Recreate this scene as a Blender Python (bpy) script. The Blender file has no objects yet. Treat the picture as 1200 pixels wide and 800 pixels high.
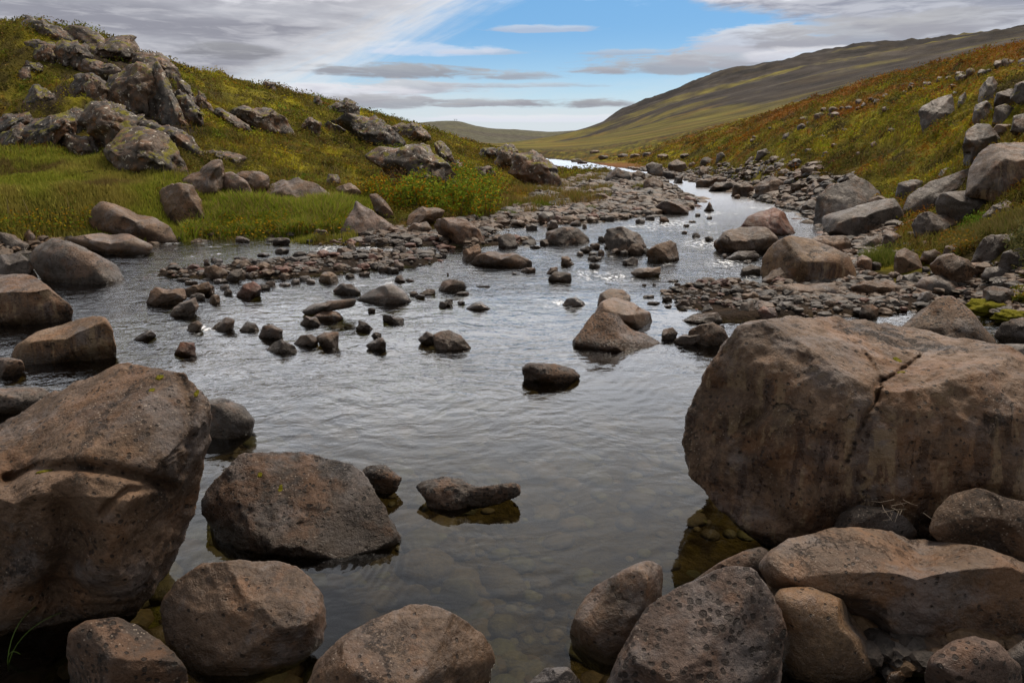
import bpy, bmesh, math, random
import numpy as np
random.seed(7)
RNG = np.random.default_rng(11)
C = bpy.context.scene.collection
P = math.radians(16.0); CAM_H = 1.5; F = 800.0
cP, sP = math.cos(P), math.sin(P)

# ------------------------------------------------------------------ camera
cam_d = bpy.data.cameras.new('camera'); cam = bpy.data.objects.new('camera', cam_d); C.objects.link(cam)
cam_d.sensor_width = 36; cam_d.lens = 24; cam_d.clip_start = 0.05; cam_d.clip_end = 20000
cam.location = (0, 0, CAM_H); cam.rotation_euler = (math.radians(90) - P, 0, 0)
bpy.context.scene.camera = cam

def raydir(px, py):
    """world direction through a photo pixel, scaled to unit depth along the lens axis"""
    u = (px - 600) / F; v = (400 - py) / F
    return np.array([u, cP + v * sP, -sP + v * cP])
def tanel(px, py):
    d = raydir(px, py); return d[2] / math.hypot(d[0], d[1])
def at_r(px, py, r):
    d = raydir(px, py); k = r / math.hypot(d[0], d[1]); return np.array([0, 0, CAM_H]) + d * k
def at_z(px, py, z=0.0):
    d = raydir(px, py); return np.array([0, 0, CAM_H]) + d * ((z - CAM_H) / d[2])
def project(x, y, z):
    zz = z - CAM_H
    dep = y * cP - zz * sP; dep = np.where(dep < 1e-3, 1e-3, dep)
    return 600 + F * x / dep, 400 - F * (y * sP + zz * cP) / dep

# ------------------------------------------------------------------ noise
_perm = np.random.default_rng(3).permutation(256).astype(np.int64); _perm = np.concatenate([_perm, _perm, _perm])
_g = np.random.default_rng(4).normal(size=(256, 3)); _g /= np.linalg.norm(_g, axis=1)[:, None]
def perlin(p):
    p = np.asarray(p, dtype=np.float64); i = np.floor(p).astype(np.int64); f = p - i; i &= 255
    u = f * f * f * (f * (f * 6 - 15) + 10); out = 0.0
    for dx in (0, 1):
        wx = u[:, 0] if dx else 1 - u[:, 0]
        for dy in (0, 1):
            wy = u[:, 1] if dy else 1 - u[:, 1]
            for dz in (0, 1):
                wz = u[:, 2] if dz else 1 - u[:, 2]
                h = _perm[_perm[_perm[i[:, 0] + dx & 255] + (i[:, 1] + dy & 255)] + (i[:, 2] + dz & 255)]
                g = _g[h]
                out = out + wx * wy * wz * (g[:, 0] * (f[:, 0] - dx) + g[:, 1] * (f[:, 1] - dy) + g[:, 2] * (f[:, 2] - dz))
    return out * 1.5
def fbm(p, octs=4, ridged=False, gain=0.5):
    a = 1.0; t = 0; s = 0
    for k in range(octs):
        n = perlin(p * (2.03 ** k) + 17.3 * k)
        t = t + a * ((1 - 2 * np.abs(n)) if ridged else n); s += a; a *= gain
    return t / s
def fbm2(x, y, sc, octs=4, seed=0.0, ridged=False):
    return fbm(np.stack([x * sc, y * sc, np.full_like(x, seed * 7.31 + .5)], 1), octs, ridged)
def sstep(a, b, x):
    t = np.clip((x - a) / (b - a), 0, 1); return t * t * (3 - 2 * t)

# ------------------------------------------------------------------ tagging
def tag(o, label=None, cat=None, group=None, kind=None):
    if label: o['label'] = label
    if cat: o['category'] = cat
    if group: o['group'] = group
    if kind: o['kind'] = kind
    return o
def mesh_obj(name, co, faces, mat, parent=None, smooth=True, colors=None, attrs=None):
    """faces: int array (n,3) or (n,4)"""
    me = bpy.data.meshes.new(name); co = np.asarray(co, dtype=np.float32); faces = np.asarray(faces, dtype=np.int32)
    k = faces.shape[1]
    me.vertices.add(len(co)); me.vertices.foreach_set('co', co.ravel())
    me.loops.add(faces.size); me.loops.foreach_set('vertex_index', faces.ravel())
    me.polygons.add(len(faces)); me.polygons.foreach_set('loop_start', np.arange(0, faces.size, k, dtype=np.int32))
    me.polygons.foreach_set('use_smooth', np.full(len(faces), smooth, dtype=bool))
    me.update(calc_edges=True)
    if colors is not None:
        a = me.color_attributes.new('Col', 'FLOAT_COLOR', 'POINT')
        c4 = np.ones((len(co), 4), np.float32); c4[:, :3] = colors; a.data.foreach_set('color', c4.ravel())
    for nm, arr in (attrs or {}).items():
        a = me.attributes.new(nm, 'FLOAT', 'POINT'); a.data.foreach_set('value', np.asarray(arr, np.float32))
    me.materials.append(mat)
    o = bpy.data.objects.new(name, me); C.objects.link(o)
    if parent: o.parent = parent
    return o

# ------------------------------------------------------------------ node helper
class NT:
    def __init__(s, nt): s.nt = nt
    def n(s, t, **kw):
        nd = s.nt.nodes.new(t)
        for k, v in kw.items(): setattr(nd, k, v)
        return nd
    def l(s, a, b): s.nt.links.new(a, b)
    def _set(s, sock, v):
        if v is None: return
        if hasattr(v, 'is_output'): s.l(v, sock)
        else:
            try: sock.default_value = v
            except Exception: sock.default_value = (*v, 1.0)
    def m(s, op, a, b=None, c=None, clamp=False):
        nd = s.n('ShaderNodeMath', operation=op, use_clamp=clamp)
        s._set(nd.inputs[0], a); s._set(nd.inputs[1], b)
        if c is not None: s._set(nd.inputs[2], c)
        return nd.outputs[0]
    def vm(s, op, a, b=None, scale=None):
        nd = s.n('ShaderNodeVectorMath', operation=op)
        s._set(nd.inputs[0], a)
        if b is not None: s._set(nd.inputs[1], b)
        if scale is not None: s._set(nd.inputs['Scale'], scale)
        return nd.outputs[0]
    def vm2(s, op, a):
        nd = s.n('ShaderNodeVectorMath', operation=op); s._set(nd.inputs[0], a); return nd.outputs['Value']
    def mix(s, f, a, b, blend='MIX'):
        nd = s.n('ShaderNodeMix', data_type='RGBA', blend_type=blend)
        s._set(nd.inputs[0], f); s._set(nd.inputs[6], a); s._set(nd.inputs[7], b)
        return nd.outputs[2]
    def noise(s, vec, scale, detail=4, rough=.55, dist=0.0):
        nd = s.n('ShaderNodeTexNoise'); s._set(nd.inputs['Vector'], vec)
        nd.inputs['Scale'].default_value = scale; nd.inputs['Detail'].default_value = detail
        nd.inputs['Roughness'].default_value = rough; nd.inputs['Distortion'].default_value = dist
        return nd.outputs['Fac']
    def vor(s, vec, scale, feature='F1', rnd=1.0):
        nd = s.n('ShaderNodeTexVoronoi', feature=feature); s._set(nd.inputs['Vector'], vec)
        nd.inputs['Scale'].default_value = scale; nd.inputs['Randomness'].default_value = rnd
        return nd.outputs['Distance']
    def ss(s, x, a, b, lo=0.0, hi=1.0):
        nd = s.n('ShaderNodeMapRange', interpolation_type='SMOOTHSTEP'); s._set(nd.inputs[0], x)
        nd.inputs[1].default_value = a; nd.inputs[2].default_value = b; nd.inputs[3].default_value = lo; nd.inputs[4].default_value = hi
        return nd.outputs[0]
    def bump(s, h, strength, dist, normal=None):
        nd = s.n('ShaderNodeBump'); s._set(nd.inputs['Height'], h); s._set(nd.inputs['Strength'], strength)
        nd.inputs['Distance'].default_value = dist
        if normal: s.l(normal, nd.inputs['Normal'])
        return nd.outputs[0]
    def sep(s, v):
        nd = s.n('ShaderNodeSeparateXYZ'); s._set(nd.inputs[0], v); return nd.outputs
    def comb(s, x, y, z):
        nd = s.n('ShaderNodeCombineXYZ')
        for i, v in enumerate((x, y, z)): s._set(nd.inputs[i], v)
        return nd.outputs[0]
def new_mat(name):
    m = bpy.data.materials.new(name); m.use_nodes = True; m.node_tree.nodes.clear()
    t = NT(m.node_tree); out = t.n('ShaderNodeOutputMaterial'); return m, t, out
def principled(t, out, color, rough, normal=None, spec=.4):
    b = t.n('ShaderNodeBsdfPrincipled'); t._set(b.inputs['Base Color'], color); t._set(b.inputs['Roughness'], rough)
    b.inputs['Specular IOR Level'].default_value = spec
    if normal: t.l(normal, b.inputs['Normal'])
    t.l(b.outputs[0], out.inputs[0]); return b

# ------------------------------------------------------------------ materials
def rock_mat(name, pits=0.3, lichen=0.0, moss=0.0, rust=0.35, cracks=0.3, drip=0.0, speck=.5, wetline=1.0, polish=0.0):
    m, t, out = new_mat(name)
    oi = t.n('ShaderNodeObjectInfo'); tc = t.n('ShaderNodeTexCoord'); geo = t.n('ShaderNodeNewGeometry')
    off = t.m('MULTIPLY', oi.outputs['Random'], 91.7)
    v = t.vm('ADD', tc.outputs['Object'], t.comb(off, t.m('MULTIPLY', off, 1.7), t.m('MULTIPLY', off, .6)))
    big = t.noise(v, 2.3, 5, .62); mid = t.noise(v, 10, 7, .62, .2); fine = t.noise(v, 62, 5, .72)
    bigv = t.n('ShaderNodeTexNoise'); t.l(t.vm('ADD', v, (5, 9, 2)), bigv.inputs['Vector']); bigv.inputs['Scale'].default_value = 3.2; bigv.inputs['Detail'].default_value = 7; bigv.inputs['Roughness'].default_value = .7
    r1, r2, r3 = t.sep(bigv.outputs['Color'])[0:3]
    tint = oi.outputs['Color']
    dark = t.mix(1.0, tint, (.36, .31, .28, 1), 'MULTIPLY'); lite = t.mix(1.0, tint, (1.75, 1.72, 1.72, 1), 'MULTIPLY')
    col = t.mix(t.ss(big, .36, .64), dark, lite)
    col = t.mix(t.ss(mid, .36, .62, 0, .7), col, tint)
    col = t.mix(t.ss(fine, .50, .64, 0, .55), col, dark)
    col = t.mix(t.ss(fine, .48, .34, 0, .45), col, lite)
    col = t.mix(t.ss(r1, .48, .60, 0, rust), col, (.22, .092, .028, 1))
    col = t.mix(t.ss(r3, .52, .60, 0, .55), col, dark)
    col = t.mix(t.ss(r2, .50, .64, 0, .5), col, (.155, .142, .142, 1))  # grey-lavender patches paint the cool sheen of skylight into the rock colour
    sp = t.vor(v, 75)
    spm = t.m('MULTIPLY', t.ss(sp, .12, .24, 1, 0), t.ss(r3, .46, .60, 0, speck))
    col = t.mix(spm, col, (.42, .35, .28, 1))
    wv = t.vm('ADD', v, t.vm('SCALE', t.comb(mid, fine, big), scale=.4))
    ck = t.vor(wv, 1.7, 'DISTANCE_TO_EDGE')
    ckm = t.m('MULTIPLY', t.ss(ck, .0, .02, 1, 0), t.ss(r3, .5, .58, 0, cracks))
    col = t.mix(ckm, col, (.016, .012, .010, 1))
    # vesicles: single gas bubbles of two sizes, more of them in places
    vv = t.vm('ADD', v, t.vm('SCALE', t.comb(fine, mid, big), scale=.02)); pit = None
    for sc_, k_, dens in ((44, .17 + .17 * pits, .10 + .75 * pits), (23, .10 + .12 * pits, .05 + .40 * pits)):
        vn = t.n('ShaderNodeTexVoronoi'); t.l(vv, vn.inputs['Vector']); vn.inputs['Scale'].default_value = sc_
        cr, cg, cb = t.sep(vn.outputs['Color'])[0:3]
        rad = t.m('MULTIPLY', t.m('MULTIPLY_ADD', cr, k_, k_ * .45), t.m('LESS_THAN', cg, t.m('MULTIPLY', t.ss(r1, .36, .62, .35, 1.6), dens)))
        q_ = t.m('SUBTRACT', vn.outputs['Distance'], rad); pp_ = t.ss(q_, -.06, .02, 1, 0)
        pit = pp_ if pit is None else t.m('MAXIMUM', pit, pp_)
    pit = t.m('MULTIPLY', pit, t.ss(fine, .25, .4, .5, 1))
    col = t.mix(t.m('MULTIPLY', pit, .85), col, t.mix(1.0, tint, (.16, .14, .13, 1), 'MULTIPLY'))
    rough = t.ss(mid, .3, .7, .46 - .16 * polish, .74 - .30 * polish)
    sx, sy, sz = t.sep(geo.outputs['Position'])[0:3]
    if lichen > 0:
        n6 = t.noise(t.vm('ADD', v, (1, 8, 3)), 4.2, 8, .74); n7 = t.noise(t.vm('ADD', v, (7, 2, 3)), 1.7, 7, .7, .4); n8 = t.noise(t.vm('ADD', v, (3, 3, 8)), 8.5, 6, .72)
        col = t.mix(t.ss(n7, .48, .58, 0, .85 * lichen), col, (.030, .025, .020, 1))
        col = t.mix(t.ss(n6, .60, .68, 0, .2 * lichen), col, (.19, .17, .14, 1))
        col = t.mix(t.ss(n6, .40, .34, 0, .6 * lichen), col, (.19, .105, .045, 1))
        col = t.mix(t.ss(n8, .60, .635, 0, .95 * lichen), col, (.52, .48, .41, 1))
    if drip > 0:
        dv = t.vm('MULTIPLY', t.vm('ADD', v, t.vm('SCALE', t.comb(big, mid, mid), scale=.10)), (1, 1, .10))
        dn = t.noise(dv, 15, 4, .6)
        nz = t.sep(geo.outputs['Normal'])[2]; steep = t.ss(nz, .1, .55, 1, 0)
        dm = t.m('MULTIPLY', t.m('MULTIPLY', t.ss(dn, .54, .585), t.ss(r3, .34, .44)), steep)
        pale = t.m('MULTIPLY', t.m('MULTIPLY', t.ss(dn, .42, .475, 1, 0), t.ss(r1, .38, .5)), steep)
        col = t.mix(t.m('MULTIPLY', pale, .75 * drip), col, (.33, .24, .14, 1))
        col = t.mix(t.m('MULTIPLY', dm, .92 * drip), col, (.03, .014, .009, 1))
        rough = t.m('SUBTRACT', rough, t.m('MULTIPLY', dm, .4))
    if wetline > 0:
        wz = t.m('ADD', sz, t.m('MULTIPLY', t.m('SUBTRACT', big, .5), -.22))
        wet = t.ss(wz, .01, .10, wetline, 0)
        col = t.mix(t.m('MULTIPLY', wet, .72), col, (.028, .018, .010, 1))
        rough = t.m('SUBTRACT', rough, t.m('MULTIPLY', wet, .36))
    if moss > 0:
        nz = t.sep(geo.outputs['Normal'])[2]
        mm = t.m('MULTIPLY', t.ss(nz, .3, .75), t.ss(r2, .58 - .16 * moss, .63 - .12 * moss))
        mc = t.mix(t.ss(fine, .35, .65), (.085, .085, .010, 1), (.22, .19, .018, 1))
        col = t.mix(mm, col, mc)
        rough = t.mix(mm, rough, (.95, .95, .95, 1))
    h = t.m('ADD', t.m('MULTIPLY', mid, .30), t.m('MULTIPLY', fine, .17)); h = t.m('ADD', h, t.m('MULTIPLY', big, .7))
    h = t.m('SUBTRACT', h, t.m('MULTIPLY', pit, .22)); h = t.m('SUBTRACT', h, t.m('MULTIPLY', ckm, .5))
    nrm = t.bump(h, 1.0, .075 - .035 * polish)
    principled(t, out, col, rough, nrm, .38 + .2 * polish)
    return m
M = {
    'b': rock_mat('basalt_brown', pits=.5, speck=.6, rust=.27, cracks=.45),
    's': rock_mat('basalt_smooth', pits=.3, rust=.32, cracks=.3, polish=.55, speck=.3),
    'v': rock_mat('basalt_vesicular', pits=1.0, rust=.3, cracks=.1),
    'd': rock_mat('basalt_dripped', pits=.4, speck=.6, rust=.32, cracks=.6, drip=.7),
    'l': rock_mat('outcrop_lichened', pits=.1, rust=.55, cracks=.9, lichen=1.0, moss=.3, wetline=0),
    'm': rock_mat('bank_rock', pits=.2, rust=.35, cracks=.5, lichen=.25, moss=.15, wetline=0),
}
def veg_mat(name, tr=.25, rough=.85):
    m, t, out = new_mat(name)
    a0 = t.n('ShaderNodeAttribute', attribute_name='Col'); a = t.n('ShaderNodeHueSaturation'); t.l(a0.outputs['Color'], a.inputs['Color']); a.inputs['Saturation'].default_value = 1.0; a.inputs['Value'].default_value = 1.2
    b = t.n('ShaderNodeBsdfPrincipled'); t.l(a.outputs['Color'], b.inputs['Base Color']); b.inputs['Roughness'].default_value = rough
    b.inputs['Specular IOR Level'].default_value = .04
    tl = t.n('ShaderNodeBsdfTranslucent'); t.l(a.outputs['Color'], tl.inputs['Color'])
    mx = t.n('ShaderNodeMixShader'); mx.inputs[0].default_value = tr
    t.l(b.outputs[0], mx.inputs[1]); t.l(tl.outputs[0], mx.inputs[2]); t.l(mx.outputs[0], out.inputs[0])
    return m
MV = veg_mat('leafage'); 
def plain_mat(name, color, rough=.7):
    m, t, out = new_mat(name); tc = t.n('ShaderNodeTexCoord')
    n = t.noise(tc.outputs['Object'], 30, 5)
    c = t.mix(n, tuple(.7 * x for x in color) + (1,), tuple(1.25 * x for x in color) + (1,))
    principled(t, out, c, rough, t.bump(n, .3, .01), .3); return m
M_TWIG = plain_mat('twig_bark', (.10, .065, .045)); M_METAL = plain_mat('pylon_steel', (.18, .18, .18))
m_moss, t, out = new_mat('moss_cushion'); tc = t.n('ShaderNodeTexCoord')
n1 = t.noise(tc.outputs['Object'], 40, 6, .7); n2 = t.noise(tc.outputs['Object'], 9, 4)
c_ = t.mix(n1, (.07, .075, .008, 1), (.25, .22, .018, 1)); c_ = t.mix(t.ss(n2, .5, .7, 0, .6), c_, (.20, .12, .02, 1))
principled(t, out, c_, .95, t.bump(n1, 1, .03), .1)
# ------------------------------------------------------------------ terrain
ctrl = []   # (px, py, r): a place on the ground and its distance from the camera
def col(px, *pairs):
    for py, r in pairs: ctrl.append((px, py, r))
col(-700, (330, 8), (250, 13), (170, 18), (60, 27), (10, 36), (60, 70), (130, 300))
col(-350, (300, 10), (255, 13), (190, 18), (110, 24), (25, 33), (40, 50), (110, 200))
col(0, (282, 10.9), (240, 13), (190, 17), (165, 19), (130, 21), (80, 24), (33, 28), (45, 42), (110, 150))
col(100, (282, 10.9), (240, 12.8), (200, 16), (170, 18), (130, 20), (90, 23), (47, 27), (60, 42), (115, 150))
col(200, (276, 11.6), (240, 13.2), (212, 15), (180, 17.5), (140, 20.5), (86, 25), (105, 40), (125, 150))
col(300, (273, 11.9), (245, 13.2), (215, 15.2), (180, 18.5), (140, 23), (104, 30), (118, 45), (135, 150))
col(400, (270, 12.2), (240, 14), (200, 18.5), (165, 24), (130, 36), (140, 55), (150, 180))
col(500, (270, 12.3), (245, 14.2), (215, 18.5), (180, 25), (152, 42), (158, 65), (162, 220))
col(560, (268, 12.6), (245, 14.8), (225, 18), (200, 25), (172, 50), (172, 90))
col(600, (264, 13), (240, 17), (218, 24), (196, 40), (176, 75), (172, 150))
col(650, (256, 14), (230, 19.5), (210, 28), (196, 48), (186, 70), (175, 110), (169, 250))
col(700, (258, 13.8), (230, 19.3), (210, 27.5), (200, 36), (188, 72), (176, 95), (168, 160))
col(750, (256, 14), (235, 18), (212, 26), (202, 38), (188, 60), (172, 80), (160, 150))
col(800, (212, 25.5), (196, 42), (186, 48), (170, 58), (161, 75), (146, 200))
col(850, (228, 20.5), (205, 29), (185, 36), (165, 45), (152, 58), (138, 220))
col(900, (236, 18.5), (205, 24), (175, 29), (152, 35), (141, 44), (130, 220))
col(1000, (285, 11.2), (250, 14), (205, 18.5), (170, 22.5), (140, 27), (112, 37), (100, 200))
col(1100, (340, 7.9), (290, 10.2), (250, 12.8), (200, 16), (150, 19.5), (112, 24), (86, 33), (76, 200))
col(1200, (390, 5.8), (340, 7.2), (300, 8.6), (240, 11), (180, 13.5), (120, 17), (66, 26), (54, 200))
col(1400, (440, 4.6), (360, 6.5), (260, 9.8), (150, 14), (40, 26), (22, 200))
col(1800, (500, 4.2), (400, 6), (280, 9), (120, 15), (20, 28), (0, 200))
# the mountain on the right, its foot and skyline
for px, py in ((655, 166), (683, 160), (700, 151), (712, 142), (740, 129), (770, 116), (800, 104), (828, 92), (848, 84), (880, 81), (905, 78), (945, 69), (985, 63), (1018, 57), (1062, 55), (1100, 52), (1135, 50), (1200, 38), (1400, 12), (1800, 0)):
    ctrl.append((px, py, 1000)); ctrl.append((px, py + 25, 2200))
for px, py in ((720, 158), (760, 143), (800, 128), (900, 104), (1000, 82), (1100, 66), (1200, 48)): ctrl.append((px, py, 450))
# the far hill across the valley
for px, py in ((-700, 150), (-300, 150), (0, 150), (200, 150), (400, 148), (495, 144), (545, 144), (560, 149), (600, 152), (640, 155), (690, 153), (720, 156)):
    ctrl.append((px, py, 3400)); ctrl.append((px, py + 20, 5500))
for px in (0, 300, 480, 540, 600, 650): ctrl.append((px, 171, 1300))
for px in (0, 300): ctrl.append((px, 168, 600))
for px, py in ((500, 170), (560, 171), (610, 172), (640, 170)): ctrl.append((px, py, 500))
pts_ = []
for px, py, r in ctrl:
    d = raydir(px, py); pts_.append((math.atan2(d[0], d[1]), math.log(r), tanel(px, py)))
# low flat ground beside and behind the camera, bed in the near pool
for a in (-170, -140, -110, -80, 80, 110, 140, 170):
    for r, z in ((1, .1), (4, .2), (12, .8), (40, 3), (200, 15), (3000, 100)):
        pts_.append((math.radians(a), math.log(r), (z - CAM_H) / r))
for a in (-45, -15, 15, 45):
    for r in (.6, 1.2, 2.4, 4.5, 7.5): pts_.append((math.radians(a), math.log(r), (-.05 - CAM_H) / r))
pts_ = np.array(pts_)
KA = 2.2; EPS = .045
def kern(d2): return np.sqrt(d2 + EPS * EPS)
A_ = np.stack([pts_[:, 0] * KA, pts_[:, 1]], 1)
Kd = kern(((A_[:, None] - A_[None]) ** 2).sum(-1)); n_ = len(A_)
Mx = np.zeros((n_ + 1, n_ + 1)); Mx[:n_, :n_] = Kd - np.eye(n_) * 3e-4; Mx[:n_, n_] = 1; Mx[n_, :n_] = 1
W_ = np.linalg.solve(Mx, np.concatenate([pts_[:, 2], [0]]))

AZ = np.radians(np.concatenate([np.arange(-180, -60, 4.0), np.arange(-60, -42, .5), np.arange(-42, 42, .115), np.arange(42, 60, .5), np.arange(60, 180.1, 4.0)]))
LR = np.log(np.concatenate([np.geomspace(.35, 6, 150, endpoint=False), np.geomspace(6, 60, 300, endpoint=False), np.geomspace(60, 6500, 170)]))
NA, NR = len(AZ), len(LR)
ag, lg = np.meshgrid(AZ, LR, indexing='ij'); agf, lgf = ag.ravel(), lg.ravel()
E = np.empty(agf.size)
for i in range(0, agf.size, 20000):
    s = slice(i, i + 20000)
    d2 = (agf[s, None] * KA - A_[None, :, 0]) ** 2 + (lgf[s, None] - A_[None, :, 1]) ** 2
    E[s] = kern(d2) @ W_[:n_] + W_[n_]
rg = np.exp(lgf); gx = rg * np.sin(agf); gy = rg * np.cos(agf); land = CAM_H + rg * E

# the river outline, on the water level
left_b = [(-1500, 620), (-900, 420), (-350, 330), (-40, 300), (130, 288), (215, 283), (235, 278), (330, 277), (405, 275), (470, 281), (520, 284), (566, 278), (592, 266), (640, 262), (690, 261), (700, 259), (760, 253), (806, 244), (812, 238), (798, 228), (783, 216), (772, 209), (738, 205), (705, 203.5), (668, 200.5), (650, 193.5), (630, 188), (600, 184)]
right_b = [(640, 186), (690, 191), (722, 196), (760, 201.5), (790, 207), (802, 211), (832, 218.5), (880, 232), (930, 246), (962, 264), (980, 282), (958, 300), (950, 326), (905, 342), (905, 352), (950, 356), (1035, 362), (1060, 346), (1120, 346), (1150, 366), (1190, 384), (1300, 450), (1600, 640), (2400, 900)]
poly = [at_z(*p)[:2] for p in left_b] + [at_z(*p)[:2] for p in right_b] + [(3.5, -.3), (3, -6), (-3, -6), (-5, -1)]
poly = np.array(poly)
def poly_sd(x, y, pl):
    d = np.full(x.shape, 1e9); inside = np.zeros(x.shape, bool)
    for (x0, y0), (x1, y1) in zip(pl, np.roll(pl, -1, 0)):
        ex, ey = x1 - x0, y1 - y0; wx, wy = x - x0, y - y0
        tt = np.clip((wx * ex + wy * ey) / (ex * ex + ey * ey + 1e-12), 0, 1)
        d = np.minimum(d, np.hypot(wx - ex * tt, wy - ey * tt))
        c = ((y0 <= y) & (y1 > y)) | ((y1 <= y) & (y0 > y))
        with np.errstate(divide='ignore', invalid='ignore'): xi = x0 + (y - y0) / (y1 - y0) * ex
        inside ^= c & (x < xi)
    return np.where(inside, -d, d)
near = rg < 150
sd = np.full(rg.shape, 50.0); sd[near] = poly_sd(gx[near], gy[near], poly)
wob = fbm2(gx, gy, .9, 4, 1) * .35 * np.clip(rg / 12, .25, 2); sdw = sd + wob
veg_n = fbm2(gx, gy, 1.1, 5, 2); hum = fbm2(gx, gy, .45, 4, 3, True)
landn = land.copy()
hill = sstep(.25, 1.2, land) * (1 - sstep(60, 120, rg))
hum2 = fbm2(gx, gy, .16, 3, 6)
landn += hill * (veg_n * .26 + (hum - .3) * .34 + hum2 * .5 * sstep(1.5, 3.5, land))
landn += np.where(rg > 120, ((fbm2(gx, gy, .004, 7, 5, True) - .32) * .014 + (fbm2(gx, gy, .025, 4, 7, True) - .3) * .004) * rg * sstep(120, 700, rg) * sstep(-.01, .05, E) * (.12 + .88 * sstep(.10, .16, agf)), 0)
pebn = fbm2(gx, gy, 2.6, 4, 4)
bed = -.07 - .34 * sstep(0, 2.2, -sdw) + pebn * .05
tt = sstep(0, .5 + .05 * rg, sdw)
out_h = .03 * (1 - tt) + np.maximum(landn, .06) * tt + pebn * .03
Hh = np.where(sdw < 0, bed, out_h)
Hh = np.where(near, Hh, landn)
# gravel shoals that nearly break the surface: (px, py, half width m, half depth m, height)
shoals = [(250, 322, 1.3, .45, .30), (320, 318, 1.3, .5, .34), (380, 308, 1.1, .6, .30), (430, 302, 1.1, .6, .28), (470, 308, .8, .5, .26), (215, 345, .8, .3, .25), (430, 285, 1.3, .4, .30),
          (760, 290, 1.1, .7, .26), (720, 278, .9, .8, .25), (830, 345, .6, .35, .22), (880, 345, .7, .4, .33), (900, 360, .8, .35, .33), (960, 352, .8, .25, .36), (1010, 357, .7, .2, .32), (600, 285, .9, .5, .2), (830, 374, .5, .2, .25), (1000, 745, .45, .28, .30), (1130, 715, .5, .4, .32), (960, 650, .4, .3, .25), (120, 725, .35, .25, .22)]
for px, py, a, b, hh in shoals:
    c0 = at_z(px, py)
    g = np.exp(-(((gx - c0[0]) / a) ** 2 + ((gy - c0[1]) / b) ** 2))
    Hh = np.where(sdw < .3, np.minimum(Hh + hh * g * 1.25, np.maximum(Hh, .035 + pebn * .05)), Hh)
HG = Hh.reshape(NA, NR)
def H(x, y):
    x = np.atleast_1d(np.asarray(x, float)); y = np.atleast_1d(np.asarray(y, float))
    a = np.interp(np.arctan2(x, y), AZ, np.arange(NA)); l = np.interp(np.log(np.maximum(np.hypot(x, y), .36)), LR, np.arange(NR))
    i = np.clip(a.astype(int), 0, NA - 2); j = np.clip(l.astype(int), 0, NR - 2); fa = a - i; fl = l - j
    return HG[i, j] * (1 - fa) * (1 - fl) + HG[i + 1, j] * fa * (1 - fl) + HG[i, j + 1] * (1 - fa) * fl + HG[i + 1, j + 1] * fa * fl
TS = np.geomspace(.6, 400, 1400)
def hit(px, py, water=True):
    """first point where the sight line through a pixel meets the ground (or the water)"""
    d = raydir(px, py); p = np.array([0, 0, CAM_H]) + TS[:, None] * d
    s = H(p[:, 0], p[:, 1])
    if water: s = np.maximum(s, 0)
    k = np.nonzero(p[:, 2] <= s)[0]
    i = k[0] if len(k) else len(TS) - 1
    if i == 0: return p[0], TS[0]
    a, b = p[i - 1, 2] - s[i - 1], p[i, 2] - s[i]; f = a / (a - b + 1e-9)
    t_ = TS[i - 1] + (TS[i] - TS[i - 1]) * min(max(f, 0), 1)
    return np.array([0, 0, CAM_H]) + d * t_, t_

# ground cover as albedo colours; distance haze is put into the far hill's
def cmix(a, b, f): return a + (np.asarray(b) - a) * f[:, None]
def pip(px, py, pl): return poly_sd(px, py, np.array(pl, float))
gpx, gpy = project(gx, gy, Hh)
front = (gy > .5)
n_a = fbm2(gx, gy, .35, 5, 11); n_b = fbm2(gx, gy, 1.6, 4, 12); n_c = fbm2(gx, gy, .16, 5, 13); n_d = fbm2(gx, gy, 4.5, 3, 14)
right = sstep(-.2, .25, agf - .09)     # right bank: redder heath
heath = np.tile(np.array([.115, .100, .016]), (agf.size, 1))
heath = cmix(heath, (.075, .070, .014), sstep(-.1, .3, n_a)); heath = cmix(heath, (.22, .19, .016), sstep(.02, .3, n_b) * .8)

n_e = fbm2(gx, gy, .55, 4, 15)
heath = cmix(heath, (.26, .23, .018), sstep(.08, .26, n_e) * .8)
upz = sstep(.9, 3.2, land) * right
heath = cmix(heath, (.165, .066, .014), sstep(.02, .24, n_c * .8 + .5 * n_d + .4 * n_b + .16 * upz - .02) * (.5 + .4 * right))
heath = cmix(heath, (.040, .028, .014), sstep(.10, .28, -n_b) * .8); heath = cmix(heath, (.045, .036, .014), sstep(.06, .26, fbm2(gx, gy, .27, 4, 16)) * .65)
gcol = heath
meadow = [(-300, 300), (0, 283), (225, 284), (415, 278), (440, 232), (300, 232), (262, 205), (215, 208), (150, 196), (60, 172), (-300, 165)]
md = pip(gpx, gpy, meadow) + 14 * n_a; meadow_m = sstep(6, -8, md) * (rg < 22) * front
gcol = cmix(gcol, (.13, .14, .02), meadow_m * (.75 + .25 * np.clip(n_b * 2, -1, 1)))
band = sstep(140, 190, gpx) * 0
scree = np.tile(np.array([.036, .031, .028]), (agf.size, 1)); scree = cmix(scree, (.062, .053, .046), sstep(-.1, .3, fbm2(gx, gy, .03, 5, 21)))
far_n = fbm2(gx * .35 + gy * .9, gy * .25 - gx * .05, .009, 6, 22); far_g = fbm2(gx, gy, .02, 5, 23)
elev = Hh
gl_ = np.interp(gpx, [640, 700, 740, 800, 850, 900, 1000, 1100, 1200, 1400], [150, 150, 139, 127, 122, 119, 98, 82, 64, 40])
far_h = fbm2(gx, gy, .06, 4, 27)
green = sstep(.0, .2, far_n * 1.1 + .3 * far_g + .2 * far_h + .20 * np.clip((gpy - gl_) / 10, -1, 1) + .05)
farc = cmix(scree, (.125, .108, .022), np.clip(green, 0, 1) * .85)
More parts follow.
